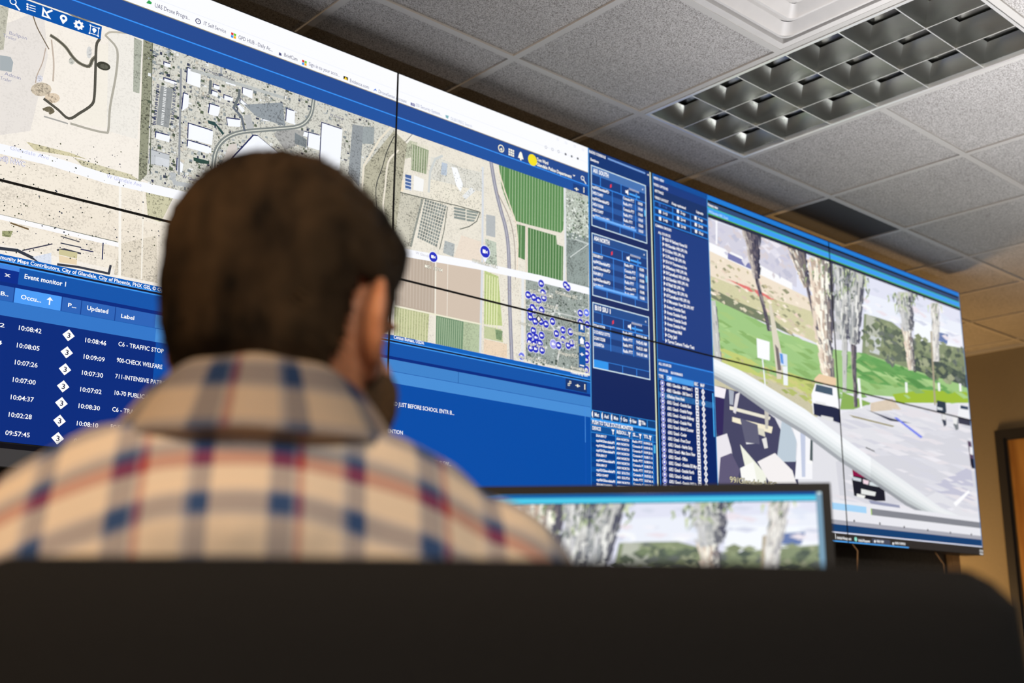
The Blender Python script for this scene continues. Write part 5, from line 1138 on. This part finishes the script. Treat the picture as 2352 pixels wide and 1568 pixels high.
for s in (-1, 1):                                    # legs under the desk
    tube(bm, [(s * .09, -.0, .56), (s * .12, .38, .54), (s * .12, .40, .50)], [.085, .066, .06], 18); tube(bm, [(s * .12, .40, .52), (s * .12, .42, .30), (s * .12, .41, .09)], [.058, .052, .036], 18)
hb = bmesh.new(); loft(hb, HSEC, 48, True, 2.15)
# brow, nose, lips, chin, eye sockets
ball(hb, (0, .090, -.020), 1, (.011, .016, .020)); ball(hb, (0, .101, -.034), 1, (.011, .012, .010)); ball(hb, (0, .092, -.070), 1, (.022, .010, .006)); ball(hb, (0, .090, -.079), 1, (.019, .010, .006)); ball(hb, (0, .074, -.118), 1, (.024, .016, .014))
for s in (-1, 1): ball(hb, (s * .034, .082, .018), 1, (.024, .013, .007)); ball(hb, (s * .041, .054, -.050), 1, (.029, .032, .042))
for s in (-1, 1):                                    # ears: rim, bowl and lobe
    c0 = Vector((s * .073, .002, -.012)); R_ = Matrix.Rotation(s * .42 if s > 0 else .08, 3, 'Z') @ Matrix.Scale(.93, 3)
    pts = []
    for k in range(15):
        a = -2.2 + k * (4.6 / 14); pts.append(c0 + R_ @ Vector((s * (.010 + .004 * math.cos(a)), -.020 * math.cos(a) - .010, .034 * math.sin(a) + .004)))
    tube(hb, pts, .0052, 10)
    ball(hb, c0 + R_ @ Vector((s * .004, -.010, .002)), 1, (.0065, .019, .031), R_); ball(hb, c0 + R_ @ Vector((s * .007, .002, -.030)), 1, (.007, .010, .012), R_)
hb.transform(HM); tmp = bpy.data.meshes.new('h'); hb.to_mesh(tmp); hb.free(); bm.from_mesh(tmp); bpy.data.meshes.remove(tmp)
me = remeshed(bm, .0042, 3); link('body', me, M_skin, pr, True)
for s in (-1, 1):
    bm = bmesh.new(); ball(bm, (s * .032, .0800, .002), .012); bm.transform(HM); obj('eye', bm, mat('eye_white', (.7, .68, .64), .2), pr, True)
# hair: a shell grown off the skull, lumpy, cut to a hairline
bm = bmesh.new(); n = 96; rings = []
fine = []
for (a, b) in zip(HSEC, HSEC[1:]):
    for k in range(5): f_ = k / 5; fine.append(tuple(a[i] + (b[i] - a[i]) * f_ for i in range(5)))
fine.append(HSEC[-1])
def hairline(p):
    ang = math.atan2(p.x, p.y)                       # 0 at the face, pi at the back
    a = abs(ang) / PI
    if a < .28: lim = .060 - .01 * math.cos(a * 9)
    elif a < .45: lim = .055 - (a - .28) / .17 * .085     # down to the sideburn
    elif a < .60: lim = .022                          # arch over the ear
    else: lim = .018 - min(1, (a - .60) / .10) * .128
    return p.z > lim
for (z, c, f_, b_, w_) in fine:
    cy = (f_ + b_) / 2; hd_ = (f_ - b_) / 2; r = []
    for k in range(n):
        t_ = 2 * PI * k / n; cc, ss = math.cos(t_), math.sin(t_)
        p = Vector((w_ * math.copysign(abs(cc) ** (2 / 2.15), cc), cy + hd_ * math.copysign(abs(ss) ** (2 / 2.15), ss), z))
        dirn = Vector((p.x, p.y * .8, p.z * .9)).normalized()
        thick = .0065 + .006 * max(0, min(1, (z + .05) / .15)) + (.019 * max(0, min(1, (p.y - .02) / .05)) * max(0, min(1, (z - .03) / .03)))
        if z < -.04: thick *= .6
        nz = noise.noise(p * 46) * .0028 + noise.noise(p * 120) * .0016
        r.append(bm.verts.new(p + dirn * (thick + nz)))
    rings.append(r)
for a, b in zip(rings, rings[1:]):
    for k in range(n):
        q = (a[k], a[(k + 1) % n], b[(k + 1) % n], b[k]); ctr = sum((v.co for v in q), Vector()) / 4
        if hairline(ctr): bm.faces.new(q)
bm.faces.new(rings[-1])
bmesh.ops.delete(bm, geom=[v for v in bm.verts if not v.link_faces], context='VERTS')
bmesh.ops.recalc_face_normals(bm, faces=bm.faces[:])
bmesh.ops.solidify(bm, geom=bm.faces[:], thickness=.004)
bm.transform(HM); hair = obj('hair', bm, M_hair, pr, True)
# short tufts standing off the shell
bm = bmesh.new(); R_ = random.Random(3)
for _ in range(5200):
    zf = R_.choice(fine[8:]); t_ = R_.uniform(0, 2 * PI); cc, ss = math.cos(t_), math.sin(t_); z, c, f_, b_, w_ = zf
    p = Vector((w_ * math.copysign(abs(cc) ** .93, cc), (f_ + b_) / 2 + (f_ - b_) / 2 * math.copysign(abs(ss) ** .93, ss), z + R_.uniform(-.004, .004)))
    if not hairline(p): continue
    d_ = Vector((p.x, p.y * .8, p.z * .9)).normalized(); thick = .006 + .005 * max(0, min(1, (z + .05) / .15)); thick *= (.6 if z < -.04 else 1)
    base = p + d_ * thick; tip = base + d_ * R_.uniform(.002, .0055) + Vector((R_.uniform(-.3, .3), .6, -.35 if z < .05 else .1)).normalized() * R_.uniform(.004, .012)
    sd = d_.cross(tip - base).normalized() * .0011
    bm.faces.new([bm.verts.new(base + sd), bm.verts.new(base - sd), bm.verts.new(tip)])
bm.transform(HM); o = obj('hair_tufts', bm, M_hair, pr); o['kind'] = 'stuff'
# beard: the jaw's own surface, grown out a little
body = next(c for c in pr.children if c.name.startswith('body')); HI = HM.inverted(); bv, bf, mp_ = [], [], {}
bme = body.data
def bearded(q): 
    return q.z < -.034 - .3 * max(0, q.y - .05) and q.y > .010 and q.z > -.15 and not (abs(q.x) < .026 and -.095 < q.z)
for p in bme.polygons:
    if bearded(HI @ p.center):
        for vi in p.vertices:
            if vi not in mp_: mp_[vi] = len(bv); v = bme.vertices[vi]; bv.append(v.co + v.normal * (.0022 + .0012 * noise.noise(v.co * 150)))
        bf.append([mp_[vi] for vi in p.vertices])
me = bpy.data.meshes.new('beard'); me.from_pydata(bv, [], bf); link('beard', me, M_beard, pr, True)
# shirt
bm = bmesh.new(); torso(bm, .011)
for P5 in SHO:
    tube(bm, P5, [.074, .064, .054, .047, .036], 22); ball(bm, P5[0], .076)
ball(bm, (0, -.03, .98), 1, (.14, .085, .055)); 
me = remeshed(bm, .006, 8)
for v in me.vertices:
    p = v.co; d_ = noise.noise(Vector((p.x * 9, p.y * 9, p.z * 14))) * .006 + noise.noise(Vector((p.x * 20 + p.z * 8, p.y * 12, p.z * 6))) * .003; v.co = p + v.normal * d_
WOFF = -.0195
a = me.attributes.new('Weave', 'FLOAT_VECTOR', 'POINT')
for i, v in enumerate(me.vertices): p = v.co; a.data[i].vector = (p.x * 1.02 + 1.132 - .0351, p.z + .55 * p.y + 1.1 * p.x * p.x + 1.18 + WOFF, 0)
def drop(me):                                       # the left shoulder hangs a little lower
    for v in me.vertices:
        if v.co.z > .80 and v.co.x < -.05 and (v.co - hl).length > .13: v.co.z += .12 * (v.co.x + .05)
drop(me); drop(bme)
shirt = link('shirt', me, M_plaid, pr, True); shirt['label'] = 'cream, blue and red plaid shirt'
bm = bmesh.new(); NB = 60; grid = []
prof = [(.000, .060, -.0), (.030, .064, .004), (.036, .069, .006), (.030, .076, .006), (.012, .088, .0), (-.006, .099, -.002), (-.015, .104, 0)]
nc = Vector((hl.x * .35, .004, 1.066))
for k in range(NB + 1):
    t_ = math.radians(105 + 330 * k / NB); row = []
    for (dz, r_, q) in prof:
        back = .5 - .5 * math.sin(t_)                # 1 at the back
        zz = nc.z + dz * (.75 + .35 * back) + .020 * back - .022
        row.append(bm.verts.new((nc.x + r_ * 1.04 * math.cos(t_), nc.y + r_ * math.sin(t_) * .98, zz + .001 * math.sin(k * .9))))
    grid.append(row)
for a_, b_ in zip(grid, grid[1:]):
    for j in range(len(prof) - 1): bm.faces.new((a_[j], b_[j], b_[j + 1], a_[j + 1]))
bmesh.ops.solidify(bm, geom=bm.faces[:], thickness=.0022)
col = obj('collar', bm, M_plaid, pr, True)
a = col.data.attributes.new('Weave', 'FLOAT_VECTOR', 'POINT')
for i, v in enumerate(col.data.vertices):
    p = v.co - nc; an = math.atan2(p.x, -p.y); a.data[i].vector = (an * .078 + 1.12 + .03, p.z * 1.0 + .094 * 3 + .012, 0)
bm = bmesh.new()
for s in (-1, 1):
    tube(bm, [(s * .09, -.02, .56), (s * .12, .38, .54), (s * .12, .425, .50), (s * .12, .43, .30), (s * .12, .42, .10)], [.098, .080, .074, .066, .058], 20)
ball(bm, (0, -.01, .56), 1, (.20, .145, .10))
me = remeshed(bm, .009, 4); link('trousers', me, M_jean, pr, True)
for s in (-1, 1):
    bm = bmesh.new(); box(bm, s * .12 - .048, s * .12 + .048, .36, .64, .0, .075, .028); obj('shoe', bm, M_black, pr, True)
